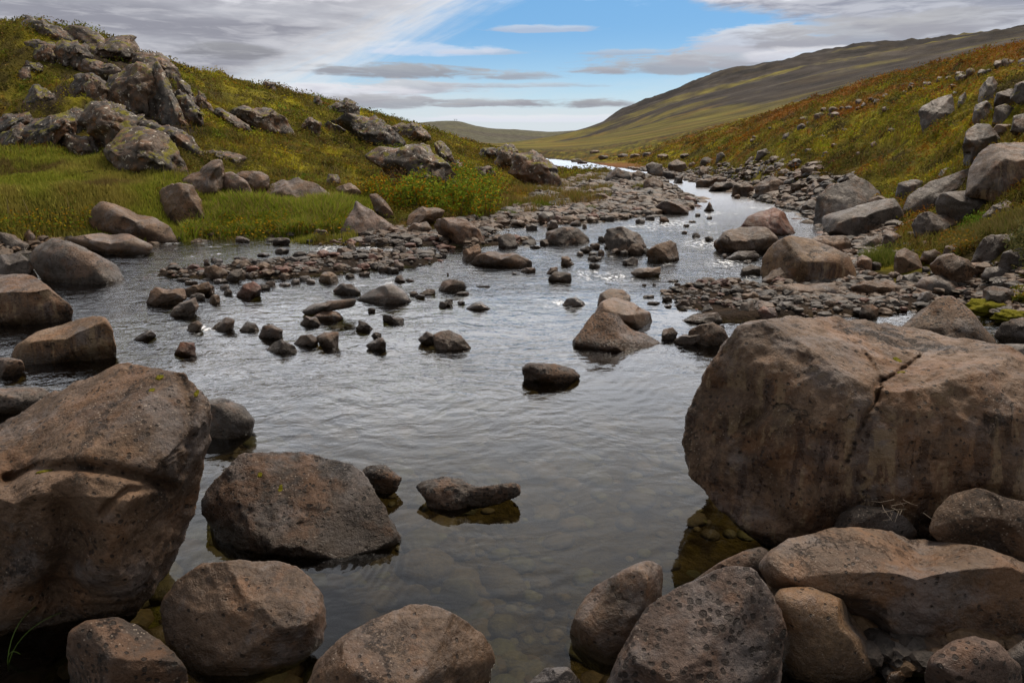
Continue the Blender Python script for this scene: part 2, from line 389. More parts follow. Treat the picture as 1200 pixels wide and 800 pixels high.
skyl = np.interp(gpx, [683, 700, 712, 740, 770, 800, 828, 848, 880, 905, 945, 985, 1018, 1062, 1100, 1135, 1200, 1400], [160, 151, 142, 129, 116, 104, 92, 84, 81, 78, 69, 63, 57, 55, 52, 50, 38, 12])
farc = cmix(farc, (.016, .014, .013), sstep(7, 3, gpy - skyl + 2 * far_g) * sstep(690, 712, gpx) * sstep(400, 700, rg) * sstep(.0, .12, fbm2(gx, gy, .006, 3, 29) + .05) * .9)
farc = cmix(farc, (.024, .021, .019), sstep(.06, .25, -far_n) * .7); farc = cmix(farc, (.12, .075, .02), sstep(.1, .3, far_h + .5 * far_g) * sstep(-6, 8, gpy - gl_) * .6); farc = farc * (1 + .6 * far_h[:, None] + .5 * far_g[:, None]); farc = cmix(farc, (.055, .042, .026), sstep(.0, .3, fbm2(gx, gy, .035, 4, 28)) * .55)
hillc = np.tile(np.array([.088, .086, .060]), (agf.size, 1)); hillc = cmix(hillc, (.11, .105, .062), sstep(0, .3, fbm2(gx * .2, gy, .006, 5, 24)))  # greyed colour stands in for faint haze over the far hill
hillc = cmix(hillc, (.075, .068, .056), sstep(0, .3, fbm2(gx * .15, gy, .01, 4, 25)))
farc = cmix(farc, hillc, sstep(1250, 1500, rg) * sstep(.14, .10, agf))
gcol = cmix(gcol, farc, sstep(70, 130, rg + 25 * n_c))
gravel = np.tile(np.array([.046, .033, .024]), (agf.size, 1)); gravel = cmix(gravel, (.038, .030, .025), sstep(-.1, .25, n_d)); gravel = cmix(gravel, (.065, .046, .032), sstep(.1, .35, n_b))
bar = [(480, 296), (520, 282), (560, 260), (600, 246), (625, 226), (655, 212), (700, 204), (745, 205), (790, 214), (815, 238), (795, 254), (700, 268), (600, 278)]
bar_m = sstep(5, -6, pip(gpx, gpy, bar) + 12 * n_b) * front * (rg < 45)
spot = [(640, 193), (700, 191), (760, 190), (800, 196), (790, 203), (730, 197)]
redbank = sstep(2, -2, pip(gpx, gpy, spot)) * front
edge_m = sstep(1.1, .15, sdw / np.clip(rg / 11, .35, 1.6)) * (rg < 120)
edge_m = edge_m * np.where((gpx < 420) & (gpx > 210) & (rg > 10), .25, 1)
crag = [(-60, 140), (20, 125), (60, 100), (100, 55), (160, 55), (215, 90), (245, 140), (222, 168), (180, 178), (100, 182), (0, 172), (-60, 172)]
crag_m = sstep(4, -8, pip(gpx, gpy, crag) + 14 * n_b) * front * (rg < 32) * (rg > 15)
gcol = cmix(gcol, cmix(np.tile(np.array([.060, .046, .036]), (agf.size, 1)), (.022, .018, .015), sstep(-.1, .2, n_d)), crag_m * sstep(.25, -.05, n_e) * .95)
gm = np.clip(np.maximum(bar_m, edge_m), 0, 1)
gcol = cmix(gcol, gravel, gm)
gcol = cmix(gcol, (.17, .075, .030), redbank * .8)
dryg = sstep(.12, .3, n_a + .3 * n_b) * bar_m * sstep(2, 3.5, rg * 0 + sd * 1.0); gcol = cmix(gcol, (.12, .085, .03), dryg * .7)
bedc = np.tile(np.array([.095, .075, .030]), (agf.size, 1)); bedc = cmix(bedc, (.11, .12, .026), sstep(.0, .25, n_a)); bedc = cmix(bedc, (.03, .022, .014), sstep(0, .3, n_d))
bedc = cmix(bedc, (.10, .11, .012), sstep(60, 20, np.hypot(gpx - 290, (gpy - 290) * 2)) * front)
gcol = cmix(gcol, bedc, ((sdw < 0) & near).astype(float) * sstep(.02, -.04, Hh))

gm_mat, t, out = new_mat('ground_cover')
at_ = t.n('ShaderNodeAttribute', attribute_name='Col'); geo = t.n('ShaderNodeNewGeometry'); pos = geo.outputs['Position']
f1 = t.noise(pos, 3.5, 8, .7); f2 = t.noise(pos, 22, 6, .7); f3 = t.noise(pos, .05, 8, .7); rs = t.vor(pos, 16)
k = t.m('ADD', t.m('ADD', t.m('MULTIPLY', f1, .9), t.m('MULTIPLY', f2, .9)), t.m('MULTIPLY_ADD', t.m('SUBTRACT', f3, .5), 1.6, .25))
k = t.m('ADD', t.m('MULTIPLY', t.m('SUBTRACT', k, 1.15), 1.5), 1.15)
c0 = t.mix(1.0, at_.outputs['Color'], t.comb(t.m('SUBTRACT', k, .15), t.m('SUBTRACT', k, .15), t.m('SUBTRACT', k, .15)), 'MULTIPLY')
hh_ = t.m('ADD', t.m('ADD', f1, t.m('MULTIPLY', f2, .6)), t.m('MULTIPLY', rs, -.3))
principled(t, out, c0, .9, t.bump(hh_, 1.0, .10), .03)
idx = np.arange(NA * NR).reshape(NA, NR)
quads = np.stack([idx[:-1, :-1], idx[1:, :-1], idx[1:, 1:], idx[:-1, 1:]], -1).reshape(-1, 4)
hole = idx[:-1, 0]; co_ = np.stack([gx, gy, Hh], 1)
ground = mesh_obj('ground', co_, quads, gm_mat, colors=gcol); tag(ground, kind='structure')

# ------------------------------------------------------------------ water
m_w, t, out = new_mat('river_water'); geo = t.n('ShaderNodeNewGeometry'); pos = geo.outputs['Position']
rf = t.n('ShaderNodeAttribute', attribute_name='riffle').outputs['Fac']; fo = t.n('ShaderNodeAttribute', attribute_name='foam_glint').outputs['Fac']
pw = t.vm('ADD', pos, t.vm('SCALE', t.comb(t.noise(pos, .8, 3), t.noise(t.vm('ADD', pos, (9, 3, 0)), .8, 3), 0.0), scale=.6))
w1 = t.noise(t.vm('MULTIPLY', pw, (1, 1.5, 1)), 5.5, 3, .5, .3); w2 = t.noise(t.vm('MULTIPLY', pw, (1, 1.5, 1)), 17, 3, .55, .5); w3 = t.noise(pw, 46, 2, .5)
hw = t.m('ADD', t.m('MULTIPLY', w1, 1.0), t.m('MULTIPLY', w2, t.m('MULTIPLY_ADD', rf, .42, .08)))
hw = t.m('ADD', hw, t.m('MULTIPLY', w3, t.m('MULTIPLY_ADD', rf, .12, .012)))
nrm = t.bump(hw, t.m('MULTIPLY', t.m('MULTIPLY_ADD', rf, .56, .05), t.ss(t.vm2('LENGTH', pos), 6.0, 22.0, 1.0, .16)), .05)
gl = t.n('ShaderNodeBsdfGlossy'); t._set(gl.inputs['Roughness'], t.ss(t.vm2('LENGTH', pos), 6.0, 22.0, .04, .22)); t.l(nrm, gl.inputs['Normal']); gl.inputs['Color'].default_value = (.96, .97, 1, 1)
tr = t.n('ShaderNodeBsdfTransparent'); tr.inputs['Color'].default_value = (.62, .58, .43, 1)
fr = t.n('ShaderNodeFresnel'); fr.inputs['IOR'].default_value = 1.48; t.l(nrm, fr.inputs['Normal'])
mx = t.n('ShaderNodeMixShader'); t.l(fr.outputs[0], mx.inputs[0]); t.l(tr.outputs[0], mx.inputs[1]); t.l(gl.outputs[0], mx.inputs[2])
df = t.n('ShaderNodeBsdfDiffuse'); df.inputs['Color'].default_value = (.72, .74, .76, 1)
fm = t.m('MULTIPLY', fo, t.ss(t.noise(t.vm('MULTIPLY', pos, (1, .5, 1)), 14, 6, .7), .48, .60))
mx2 = t.n('ShaderNodeMixShader'); t.l(fm, mx2.inputs[0]); t.l(mx.outputs[0], mx2.inputs[1]); t.l(df.outputs[0], mx2.inputs[2]); t.l(mx2.outputs[0], out.inputs[0])
wa = np.radians(np.concatenate([np.arange(-180, -44, 4.0), np.arange(-44, 44, .16), np.arange(44, 180.1, 4.0)]))
wr = np.concatenate([np.geomspace(.36, 20, 430, endpoint=False), np.geomspace(20, 95, 120)])
a2, r2 = np.meshgrid(wa, wr, indexing='ij'); wx = (r2 * np.sin(a2)).ravel(); wy = (r2 * np.cos(a2)).ravel(); wrr = r2.ravel()
wpx, wpy = project(wx, wy, np.zeros_like(wx))
rif = sstep(6.0, 7.6, wrr + 1.2 * fbm2(wx, wy, .6, 3, 31)) * .75 + .25 * sstep(9, 13, wrr)
leftrun = sstep(0, 1.2, -(wx + .28 * wy + .15) + .4 * fbm2(wx, wy, .8, 3, 32)) * sstep(2.6, 3.6, wrr); rif = np.maximum(rif, leftrun * .6)
rif = np.maximum(rif, .36 * sstep(2.9, 4.6, wrr + .5 * fbm2(wx, wy, .9, 2, 33)))
calm = np.exp(-(((wpx - 730) / 90) ** 2 + ((wpy - 460) / 60) ** 2)) + np.exp(-(((wpx - 800) / 45) ** 2 + ((wpy - 372) / 14) ** 2)); rif *= 1 - .85 * np.clip(calm, 0, 1)
amp = (.0005 + .0062 * rif) * (1 - .8 * sstep(8, 22, wrr))
wz = amp * (fbm(np.stack([wx * 4.2 + .5 * wy, wy * 6.5, wx * 0], 1), 3) + .5 * fbm(np.stack([wx * 2, wy * 3 + 4, wx * 0 + 3], 1), 2))
# ripples that fan out from the stones in the pool
for px, py, am, wl, fall in ((560, 400, .0040, .085, 1.3), (430, 405, .0035, .075, 1.1), (330, 410, .0030, .07, 1.0), (700, 415, .0020, .08, .7), (130, 410, .003, .07, .8), (470, 575, .0012, .05, .4), (380, 660, .0022, .04, .35)):
    c0 = at_z(px, py); dd = np.hypot(wx - c0[0], wy - c0[1]) + .12 * fbm2(wx, wy, 2.2, 3, px)
    wz += .6 * am * np.sin(dd / wl * 6.283) * np.exp(-dd / fall) * (.35 + .65 * sstep(-.1, .3, fbm2(wx, wy, 1.5, 2, py)))
foam_glint = np.zeros_like(wx)
for px, py, a, b in ((415, 302, 14, 6), (372, 308, 12, 5), (420, 313, 10, 5), (385, 292, 14, 4), (850, 308, 20, 5), (830, 285, 30, 6), (720, 325, 25, 5), (660, 355, 25, 5), (790, 262, 30, 5), (240, 385, 20, 5), (470, 296, 14, 5)):
    foam_glint = np.maximum(foam_glint, np.exp(-((wpx - px) / a) ** 2 - ((wpy - py) / b) ** 2))
painted_glint = sstep(.12, .34, fbm2(wx * 1.0, wy * .55, 3.0, 4, 35)) * sstep(6.5, 9, wrr) * (1 - sstep(24, 32, wrr)) * sstep(.15, .4, fbm2(wx, wy, .5, 2, 36) + .15)  # scattered sun glints on the riffles, painted white along with the foam
foam_glint = np.maximum(foam_glint, painted_glint * .8)
wi = np.arange(len(wa) * len(wr)).reshape(len(wa), len(wr))
wq = np.stack([wi[:-1, :-1], wi[1:, :-1], wi[1:, 1:], wi[:-1, 1:]], -1).reshape(-1, 4)
water = mesh_obj('water', np.stack([wx, wy, wz], 1), wq, m_w, attrs={'riffle': rif, 'foam_glint': foam_glint * .95}); tag(water, kind='structure')
# ------------------------------------------------------------------ rocks
_ico = {}
def ico(level):
    if level not in _ico:
        bm = bmesh.new(); bmesh.ops.create_icosphere(bm, subdivisions=level, radius=1.0)
        bm.verts.ensure_lookup_table()
        co = np.array([v.co for v in bm.verts]); fa = np.array([[v.index for v in f.verts] for f in bm.faces]); bm.free()
        _ico[level] = (co / np.linalg.norm(co, axis=1)[:, None], fa)
    return _ico[level]
TINT = {  # albedo and everyday colour word
    'n': ((.150, .094, .057), 'brown'), 'g': ((.118, .098, .083), 'grey'), 'd': ((.068, .052, .042), 'dark'), 't': ((.205, .125, .064), 'tan'),
    'r': ((.15, .062, .040), 'reddish'), 'p': ((.145, .096, .074), 'pinkish'), 'o': ((.170, .092, .050), 'rusty'), 'k': ((.040, .034, .031), 'blackish'), 'w': ((.150, .138, .122), 'pale grey')}
ROCKS = []
UP = np.array([0, sP, cP]); RT = np.array([1., 0, 0]); FW = np.array([0, cP, -sP])
def star(poly, cx, cy, n=720, smooth=3.5):
    th = np.linspace(-math.pi, math.pi, n, endpoint=False); dx, dy = np.cos(th), np.sin(th); R = np.zeros(n)
    q = np.roll(poly, -1, 0)
    for (x0, y0), (x1, y1) in zip(poly - (cx, cy), q - (cx, cy)):
        ex, ey = x1 - x0, y1 - y0; den = dx * ey - dy * ex
        with np.errstate(divide='ignore', invalid='ignore'):
            tt = (x0 * ey - y0 * ex) / den; ss = (x0 * dy - y0 * dx) / den
        R = np.where((ss >= -1e-6) & (ss <= 1 + 1e-6) & (tt > 0), np.maximum(R, tt), R)
    R[R <= 0] = R[R > 0].min()
    k = np.exp(-.5 * (np.arange(-30, 31) / (smooth * n / 360)) ** 2); k /= k.sum()
    return np.convolve(np.concatenate([R[-30:], R, R[:30]]), k, 'valid')
def rock(name, label, cat, pts, mat='b', tint='n', depth=.85, p=2.5, ext=1.18, rough=.05, fac=7, cuts=(), z0=None, seed=None, group=None, ref=None, push=.38, lum=1.0, kind=None, sm=2.2, groove=(), lev=None, jag=0.0):
    yb_ = max(q_[1] for q_ in pts)
    if ext > 1.01 and lev is None: ext, push = (max(ext, 1.7), .85) if yb_ < 520 else (max(ext, 1.3), .5)
    poly = np.array(pts, float); seed = len(ROCKS) * 13 + 5 if seed is None else seed
    rng = np.random.default_rng(seed)
    if not jag and mat in 'bv' and 13 < np.ptp(poly[:, 0]) < 90: jag = .07
    x1, y1 = poly[:, 0], poly[:, 1]; x2, y2 = np.roll(x1, -1), np.roll(y1, -1); cr = x1 * y2 - x2 * y1; A = cr.sum() / 2
    cx, cy = ((x1 + x2) * cr).sum() / (6 * A), ((y1 + y2) * cr).sum() / (6 * A)
    w, h = np.ptp(x1), np.ptp(y1); yb = y1.max()
    bx = np.clip(x1[y1 > yb - .25 * h].mean(), 20, 1180) if 0 <= cx <= 1200 else x1[y1 > yb - .25 * h].mean()
    if z0 is not None: bp = at_z(bx, yb, z0)
    else: bp, _ = hit(bx, yb)
    zb = bp[1] * cP - (bp[2] - CAM_H) * sP
    cpx = depth * .25 * (w + h)
    Z = zb / (1 - push * cpx / F); c = cpx * Z / F          # depth along the axis and half thickness, metres
    low = poly[:, 1] > cy; poly2 = poly.copy(); poly2[low, 1] = cy + (poly[low, 1] - cy) * ext; poly2[~low, 1] = cy + (poly[~low, 1] - cy) * (1.03 if z0 is not None and yb < 520 else 1)
    wpx = max(w, h)
    sub = 6 if wpx > 150 else 5 if wpx > (48 if not jag else 34) else 4 if wpx > 13 else 3
    if lev: sub = lev
    q, fa = ico(sub); q = q.copy()
    rho = np.hypot(q[:, 0], q[:, 1]); sc = (rho ** p + np.abs(q[:, 2]) ** p) ** (-1 / p)
    q *= sc[:, None]
    for _ in range(int(fac * 1.5) if mat != 's' else fac):                                     # cleaved faces on the rounded block
        a = rng.uniform(0, 6.283); nz = rng.uniform(.25, .95); ns = math.sqrt(1 - nz * nz)
        n = np.array([math.cos(a) * ns, math.sin(a) * ns, nz * (1 if rng.random() < .8 else -1)])
        d = (q @ n); dm = d.max(); e = np.maximum(0, d - dm * rng.uniform(.56, .86)); q -= n * (e * .93)[:, None]
    if jag:                                                  # blocks broken along joints
        K = 16; sd3 = rng.normal(size=(K, 3)); sd3 /= np.linalg.norm(sd3, axis=1)[:, None]; of = rng.uniform(-jag, jag * .6, K); dq = q / np.linalg.norm(q, axis=1)[:, None]
        wp = dq + .22 * np.stack([perlin(dq * 2.5 + 3), perlin(dq * 2.5 + 13), perlin(dq * 2.5 + 23)], 1); q = q * (1 + of[np.argmax(wp @ sd3.T, 1)])[:, None]
    for nx, ny, nz, dd in cuts:
        n = np.array([nx, ny, nz], float); n /= np.linalg.norm(n); e = np.maximum(0, q @ n - dd); q -= n * (e * .94)[:, None]
    R = star(poly2, cx, cy, smooth=sm)
    th = np.arctan2(-q[:, 1], q[:, 0]); Rv = np.interp((th + math.pi) / (2 * math.pi) * len(R), np.arange(len(R) + 1), np.append(R, R[0]))
    k = Z / F; size = .25 * (w + h) * k
    X = q[:, 0] * Rv * k; Y = q[:, 1] * Rv * k; T = q[:, 2] * c
    cen = np.array([(cx - 600) * k, 0, 0]) + UP * ((400 - cy) * k) + FW * Z + np.array([0, 0, CAM_H])
    if z0 is not None and yb < 520: cen[2] -= .09 * h * k
    ray = cen - np.array([0, 0, CAM_H]); ray /= np.linalg.norm(ray)
    co = X[:, None] * RT + Y[:, None] * UP - T[:, None] * ray
    nd = co / (np.linalg.norm(co, axis=1)[:, None] + 1e-9)
    s3 = co / size + rng.uniform(-50, 50, 3)
    dsp = rough * (fbm(s3 * 1.5, 3) * 1.5 + .55 * fbm(s3 * 3.2, 4, True))
    if sub >= 5:
        dsp += rough * .55 * fbm(s3 * 8, 4)
        st = fbm(s3 * 1.1 + 9, 3); dsp += rough * .5 * (np.abs(((st * 5) % 1) - .5) - .25) * (st > -.1)
    if sub >= 6: dsp += rough * .14 * fbm(s3 * 28, 3)
    co += nd * (dsp * size)[:, None]
    for pl_, gw, gd in groove:                               # fissures and hollows: (line in photo pixels, half width px, depth m)
        W3 = co + cen; gpx_, gpy_ = project(W3[:, 0], W3[:, 1], W3[:, 2]); gpx_ = gpx_ + 5 * fbm(s3 * 5, 3); gpy_ = gpy_ + 5 * fbm(s3 * 5 + 7, 3)
        dd = np.full(len(co), 1e9)
        for (x0, y0), (x1_, y1_) in zip(pl_[:-1], pl_[1:]):
            ex, ey = x1_ - x0, y1_ - y0; tt_ = np.clip(((gpx_ - x0) * ex + (gpy_ - y0) * ey) / (ex * ex + ey * ey), 0, 1); dd = np.minimum(dd, np.hypot(gpx_ - x0 - ex * tt_, gpy_ - y0 - ey * tt_))
        facing = (co @ ray) < 0; co = co + ray * ((gd * np.exp(-(dd / gw) ** 2)) * facing)[:, None]
    o = mesh_obj(name, co, fa, M[mat]); o.location = cen
    tc_, word = TINT[tint]; v = .70 * lum * rng.uniform(.9, 1.1)
    o.color = (*(x * v for x in tc_), 1)
    tag(o, label, cat, group, kind)
    rec = dict(o=o, cx=cx, cy=cy, w=w, h=h, ref=ref, size=size, Z=Z); ROCKS.append(rec); return rec
def P_(s):
    v = [float(x) for x in s.replace(';', ' ').replace(',', ' ').split()]; return list(zip(v[0::2], v[1::2]))
BIG = 'boulder'
# --- foreground
rock('boulder', 'huge brown-grey boulder with a slanting smooth top, cut off by the left edge', BIG, P_('-150,570 -70,505 0,486 60,451 100,433 150,421 212,429 229,441 232,480 236,505 234,560 224,602 205,640 180,666 140,700 80,727 0,752 -100,775 -210,730 -230,630'),
     'b', 'n', .9, 3.0, 1.3, .06, 2, [(.06, .80, .62, .52), (.05, -.22, .97, .70), (.85, -.05, .5, .80)], 0, 21, ref='huge left boulder', push=.5, lev=7, groove=[(P_('5,562 40,548 90,545 125,550 180,560 200,572'), 6, .06), (P_('75,600 92,640 66,690'), 22, .10), (P_('212,440 226,470 218,520'), 6, .03), (P_('120,600 150,575 190,565'), 5, .03)])
rock('boulder', 'huge rounded boulder with cracked flat top and dark wet runs down its front', BIG, P_('809,520 814,490 830,455 846,416 870,389 910,376 960,370 1030,372 1100,388 1165,405 1215,440 1290,490 1300,560 1260,598 1195,588 1140,612 1090,626 1020,636 960,634 925,632 890,610 850,576 815,550'),
     'd', 'n', .85, 2.5, 1.14, .055, 0, [(.05, .88, .46, .72), (-.72, .1, .68, .86)], 0, 35, push=.45, ref='huge right boulder', lev=7, groove=[(P_('1078,418 1052,436 1034,446 1027,470 1016,488 1004,512 990,540'), 1.5, .045), (P_('1036,444 1026,452 1028,470'), 2.5, .035), (P_('985,380 1010,410 1034,446'), 1.5, .015), (P_('835,455 870,450 888,470 880,520'), 12, .03), (P_('900,560 905,600 930,625'), 14, .03), (P_('1000,555 1010,600'), 10, .025), (P_('840,520 870,500 900,480'), 5, .02)])
rock('boulder', 'dark wet boulder with a jagged pitted left end, beside the huge left boulder', BIG, P_('238,586 243,574 262,560 278,540 283,531 320,529 360,532 410,545 430,562 447,590 466,622 440,638 405,653 345,646 300,643 256,630 250,610 240,600'),
     'b', 'd', .9, 2.9, 1.2, .07, 1, [(.05, .60, .80, .36), (-.6, .2, .75, .75)], -.05, 8, ref='dark boulder by the pool')
rock('boulder', 'smooth round wet brown boulder half in the water near the bottom', BIG, P_('191,705 205,684 240,661 290,657 325,656 352,667 377,695 381,716 375,745 345,766 290,784 245,784 215,771 197,745 191,722'),
     's', 'n', .95, 2.4, 1.12, .05, 4, [(-.35, .3, .9, .66), (.3, .6, .7, .72)], 0, 4, lum=.8, ref='smooth round wet boulder')
rock('boulder', 'dark purplish stone with grey facets in the bottom left corner', BIG, P_('77,772 82,740 100,728 138,721 165,732 200,760 219,785 219,815 150,850 75,835'), 'b', 'd', .9, 2.6, 1.1, .04, 6, (), 0, 17, lum=1.15)
rock('boulder', 'broad brown boulder rising from the bottom edge left of centre', BIG, P_('352,815 370,780 400,750 440,725 480,708 511,709 545,724 575,745 588,768 580,800 560,850 460,875 350,860'), 's', 'n', .9, 2.4, 1.05, .035, 3, [(.1, .7, .7, .66)], 0, 9)
rock('rock', 'low jagged dark rock with a long tail, alone in the clear pool', 'rock', P_('487,570 495,563 520,556 540,562 548,569 575,573 590,568 600,563 609,570 608,580 585,586 560,591 530,597 506,593 499,583'), 'v', 'g', .5, 2.4, 1.1, .09, 2, (), -.01, 12, sm=2, ref='jagged low rock')
rock('rock', 'small dark block right behind the jagged pitted boulder', 'rock', P_('419,551 428,544 450,545 470,560 466,573 450,578 437,576 425,566'), 'v', 'd', .9, 2.6, 1.2, .06, 5, (), 0)
rock('boulder', 'smooth dark rounded boulder peeping out behind the huge left boulder', BIG, P_('222,485 235,466 262,463 285,471 298,488 293,500 270,511 235,516 222,505'), 's', 'g', .9, 2.3, 1.15, .025, 2, (), 0, lum=.75)
rock('boulder', 'tan wedge boulder with yellowish stains, second from the left edge', BIG, P_('12,408 18,399 45,382 75,370 105,366 122,368 131,380 134,400 135,416 120,422 80,429 42,430 26,420'), 'd', 't', .85, 2.9, 1.12, .04, 3, [(-.2, .85, .4, .55), (.1, -.1, 1, .7)], 0, ref='tan wedge boulder')
rock('boulder', 'large brown boulder with streaked front cut by the left edge', BIG, P_('-95,330 -40,308 0,302 25,310 45,322 62,336 82,350 81,364 70,372 30,380 0,384 -60,388 -110,362'), 'd', 'n', .85, 3, 1.12, .035, 2, [(.1, .88, .4, .5), (.1, -.15, 1, .72)], 0, ref='streaked boulder at the left edge')
rock('boulder', 'grey egg-shaped boulder lying at the edge of the left inlet', BIG, P_('33,300 40,285 60,275 80,278 110,292 135,305 150,322 143,329 110,334 78,333 60,326 45,313'), 'b', 'g', .8, 2.4, 1.12, .035, 3, (), 0, ref='grey egg-shaped boulder')
rock('rock', 'small pitted brown rock against the left edge below the tan wedge boulder', 'rock', P_('-30,440 -10,420 10,417 25,420 29,430 20,439 0,443'), 'v', 'n', .9, 2.5, 1.2, .04, 3, (), 0)
rock('rock', 'low flat grey rock at the left edge between two big boulders', 'rock', P_('-60,474 -20,455 20,451 50,452 66,463 40,477 0,484 -40,488'), 'b', 'g', .8, 2.6, 1.15, .04, 4, (), 0)
rock('rock', 'low rock behind the streaked boulder at the left edge', 'rock', P_('-20,310 -5,296 20,294 34,303 45,318 30,326 0,330'), 'b', 'g', .8, 2.6, 1.15, .04, 4, (), 0)
rock('rock', 'small grey slab below the grass at the far left', 'rock', P_('-20,283 0,272 20,276 37,286 30,294 0,296'), 'b', 'g', .8, 2.6, 1.15, .04, 4)
rock('rock', 'small brown rock between grass and egg-shaped boulder', 'rock', P_('20,277 34,268 42,278 40,286 25,285'), 'b', 'n', .8, 2.6, 1.15, .04, 4)
# --- left bank
rock('rock', 'long low wet slab under the leaning rock on the left bank', 'rock', P_('75,277 120,270 150,272 180,285 172,294 150,299 125,300 95,292'), 's', 'n', .8, 3, 1.15, .03, 3, [(0, .9, .4, .5)], 0)
rock('boulder', 'long leaning brown rock on the left bank pointing down to the water', BIG, P_('102,259 108,245 120,236 135,240 165,250 185,255 205,265 228,282 212,287 190,288 160,278 130,271 108,268'), 'b', 'n', .75, 2.9, 1.12, .045, 4, [(.25, .85, .4, .5)], ref='long leaning rock')
rock('boulder', 'blunt brown boulder on the grass just above the long leaning rock', BIG, P_('182,233 190,222 208,213 226,217 238,234 240,249 225,261 212,269 195,259 184,246'), 'b', 'n', .9, 2.6, 1.12, .045, 5)
rock('boulder', 'upright notched boulder behind the blunt one on the grassy bank', BIG, P_('211,211 222,204 240,192 250,187 259,188 262,200 260,226 248,231 230,230'), 'b', 'n', .9, 2.7, 1.15, .05, 5)
rock('rock', 'smooth pinkish rock right of the upright notched boulder', 'rock', P_('257,222 262,203 272,201 290,213 298,225 280,231 264,230'), 'm', 'p', .9, 2.5, 1.15, .04, 4)
rock('rock', 'flat-topped brown rock between pinkish rock and the grey hump', 'rock', P_('273,205 282,200 305,199 316,207 314,216 300,226 286,216'), 'b', 'n', .9, 2.7, 1.15, .05, 5)
rock('boulder', 'wide grey-brown hump of rock in the bright grass', BIG, P_('301,228 310,215 325,203 334,207 350,205 370,215 391,228 388,235 360,237 330,239 302,236'), 'b', 'n', .8, 2.6, 1.12, .04, 4, (), ref='grey-brown hump in the grass')
rock('rock', 'small blocky rock right of the hump in the grass', 'rock', P_('391,222 400,217 412,214 424,225 420,230 395,232'), 'b', 'n', .9, 2.7, 1.15, .05, 5)
rock('rock', 'dark small rock in the heather behind the hump', 'rock', P_('380,215 385,204 396,205 403,215 392,220'), 'm', 'd', .9, 2.7, 1.15, .05, 5)
rock('boulder', 'sloping pinkish slab at the end of the bright grass', BIG, P_('395,270 413,244 416,233 430,243 450,255 466,265 455,273 430,277 402,275'), 'b', 'p', .7, 3, 1.1, .03, 2, [(.2, .5, .85, .5)], ref='sloping pinkish slab')
rock('rock', 'brown block tilted against the shrub, above the sloping slab', 'rock', P_('431,228 441,226 455,238 463,250 460,257 450,257 440,246'), 'b', 'n', .7, 3.2, 1.12, .03, 5)
rock('rock', 'dark rounded rock capping the pile below the orange shrub', 'rock', P_('476,262 478,252 490,243 510,241 524,246 520,254 500,260 485,266'), 'b', 'n', .85, 2.6, 1.1, .04, 4)
rock('boulder', 'rust-stained boulder at the water end of the shrub pile', BIG, P_('502,264 510,256 530,254 550,258 560,268 569,281 565,287 545,287 530,281 508,274'), 'b', 'o', .8, 2.7, 1.12, .04, 5, (), ref='rust-stained boulder')
rock('rock', 'squat rock wedged under the dark capping rock of the pile', 'rock', P_('476,269 485,261 500,259 507,268 495,276 480,274'), 'b', 'n', .85, 2.6, 1.1, .04, 4)
# --- far and middle stream
rock('rock', 'round dark rock standing in the shallows off the gravel spit', 'rock', P_('579,285 583,276 595,272 603,275 607,285 600,291 582,291'), 'b', 'd', .9, 2.6, 1.15, .05, 5, (), 0, ref='round dark rock off the spit')
rock('boulder', 'long dark pitted boulder in the stream in front of the gravel spit', BIG, P_('637,281 640,270 660,264 680,265 690,276 692,283 680,286 645,285'), 'v', 'd', .85, 2.6, 1.12, .05, 4, (), 0, lum=1.25, ref='long dark pitted boulder')
rock('boulder', 'lumpy grey boulder with small stones piled at its foot, mid-stream', BIG, P_('707,276 712,266 730,264 750,271 763,284 756,293 738,297 725,291 711,284'), 'v', 'g', .85, 2.6, 1.12, .06, 4, (), 0, ref='lumpy mid-stream boulder')
rock('rock', 'round brown stone leaning on the lumpy mid-stream boulder', 'stone', P_('735,292 740,285 750,284 755,291 750,297 739,297'), 'b', 'n', .9, 2.3, 1.1, .03, 3, (), .02)
rock('rock', 'half-wet split rock with dark lower half, mid-stream right of the lumpy boulder', 'rock', P_('758,303 759,292 770,284 786,279 793,283 796,300 793,306 762,307'), 'b', 'n', .85, 2.7, 1.12, .05, 5, (), 0, ref='half-wet split rock')
rock('rock', 'angular wedge rock below the half-wet split rock', 'rock', P_('738,318 748,312 765,312 777,310 773,322 765,326 750,323'), 'b', 'n', .8, 2.8, 1.15, .04, 6, (), 0, ref='angular wedge rock')
rock('rock', 'dark low rock upstream of the angular wedge rock', 'rock', P_('726,309 730,303 742,300 748,303 749,310 735,311'), 'b', 'd', .9, 2.6, 1.15, .04, 5, (), 0)
rock('rock', 'brown pointed stone left of the mid-stream pile', 'stone', P_('657,308 658,300 665,298 677,309 668,312'), 'b', 'n', .9, 2.6, 1.15, .05, 5, (), 0)
rock('rock', 'thin brown chip of rock just left behind the square slab', 'stone', P_('638,320 645,313 653,311 654,316 647,321'), 'b', 'n', .9, 2.6, 1.15, .05, 5, (), 0)
rock('rock', 'square grey slab with a lit front edge in the shallows', 'rock', P_('641,325 650,317 669,319 670,328 645,330'), 'b', 'g', .8, 3.4, 1.15, .03, 4, (), 0, ref='square grey slab')
rock('boulder', 'rounded brown boulder lobe standing behind the long lobed one', BIG, P_('700,352 703,342 715,336 730,337 739,345 739,354 720,362 701,362'), 's', 'n', .9, 2.4, 1.1, .03, 3, (), 0)
rock('boulder', 'long smooth brown two-lobed boulder behind the peaked pitted boulder', BIG, P_('697,364 705,350 720,345 740,350 750,357 765,362 770,375 769,384 755,386 730,382 700,372'), 's', 'n', .9, 2.4, 1.1, .035, 3, (), 0, ref='two-lobed brown boulder')
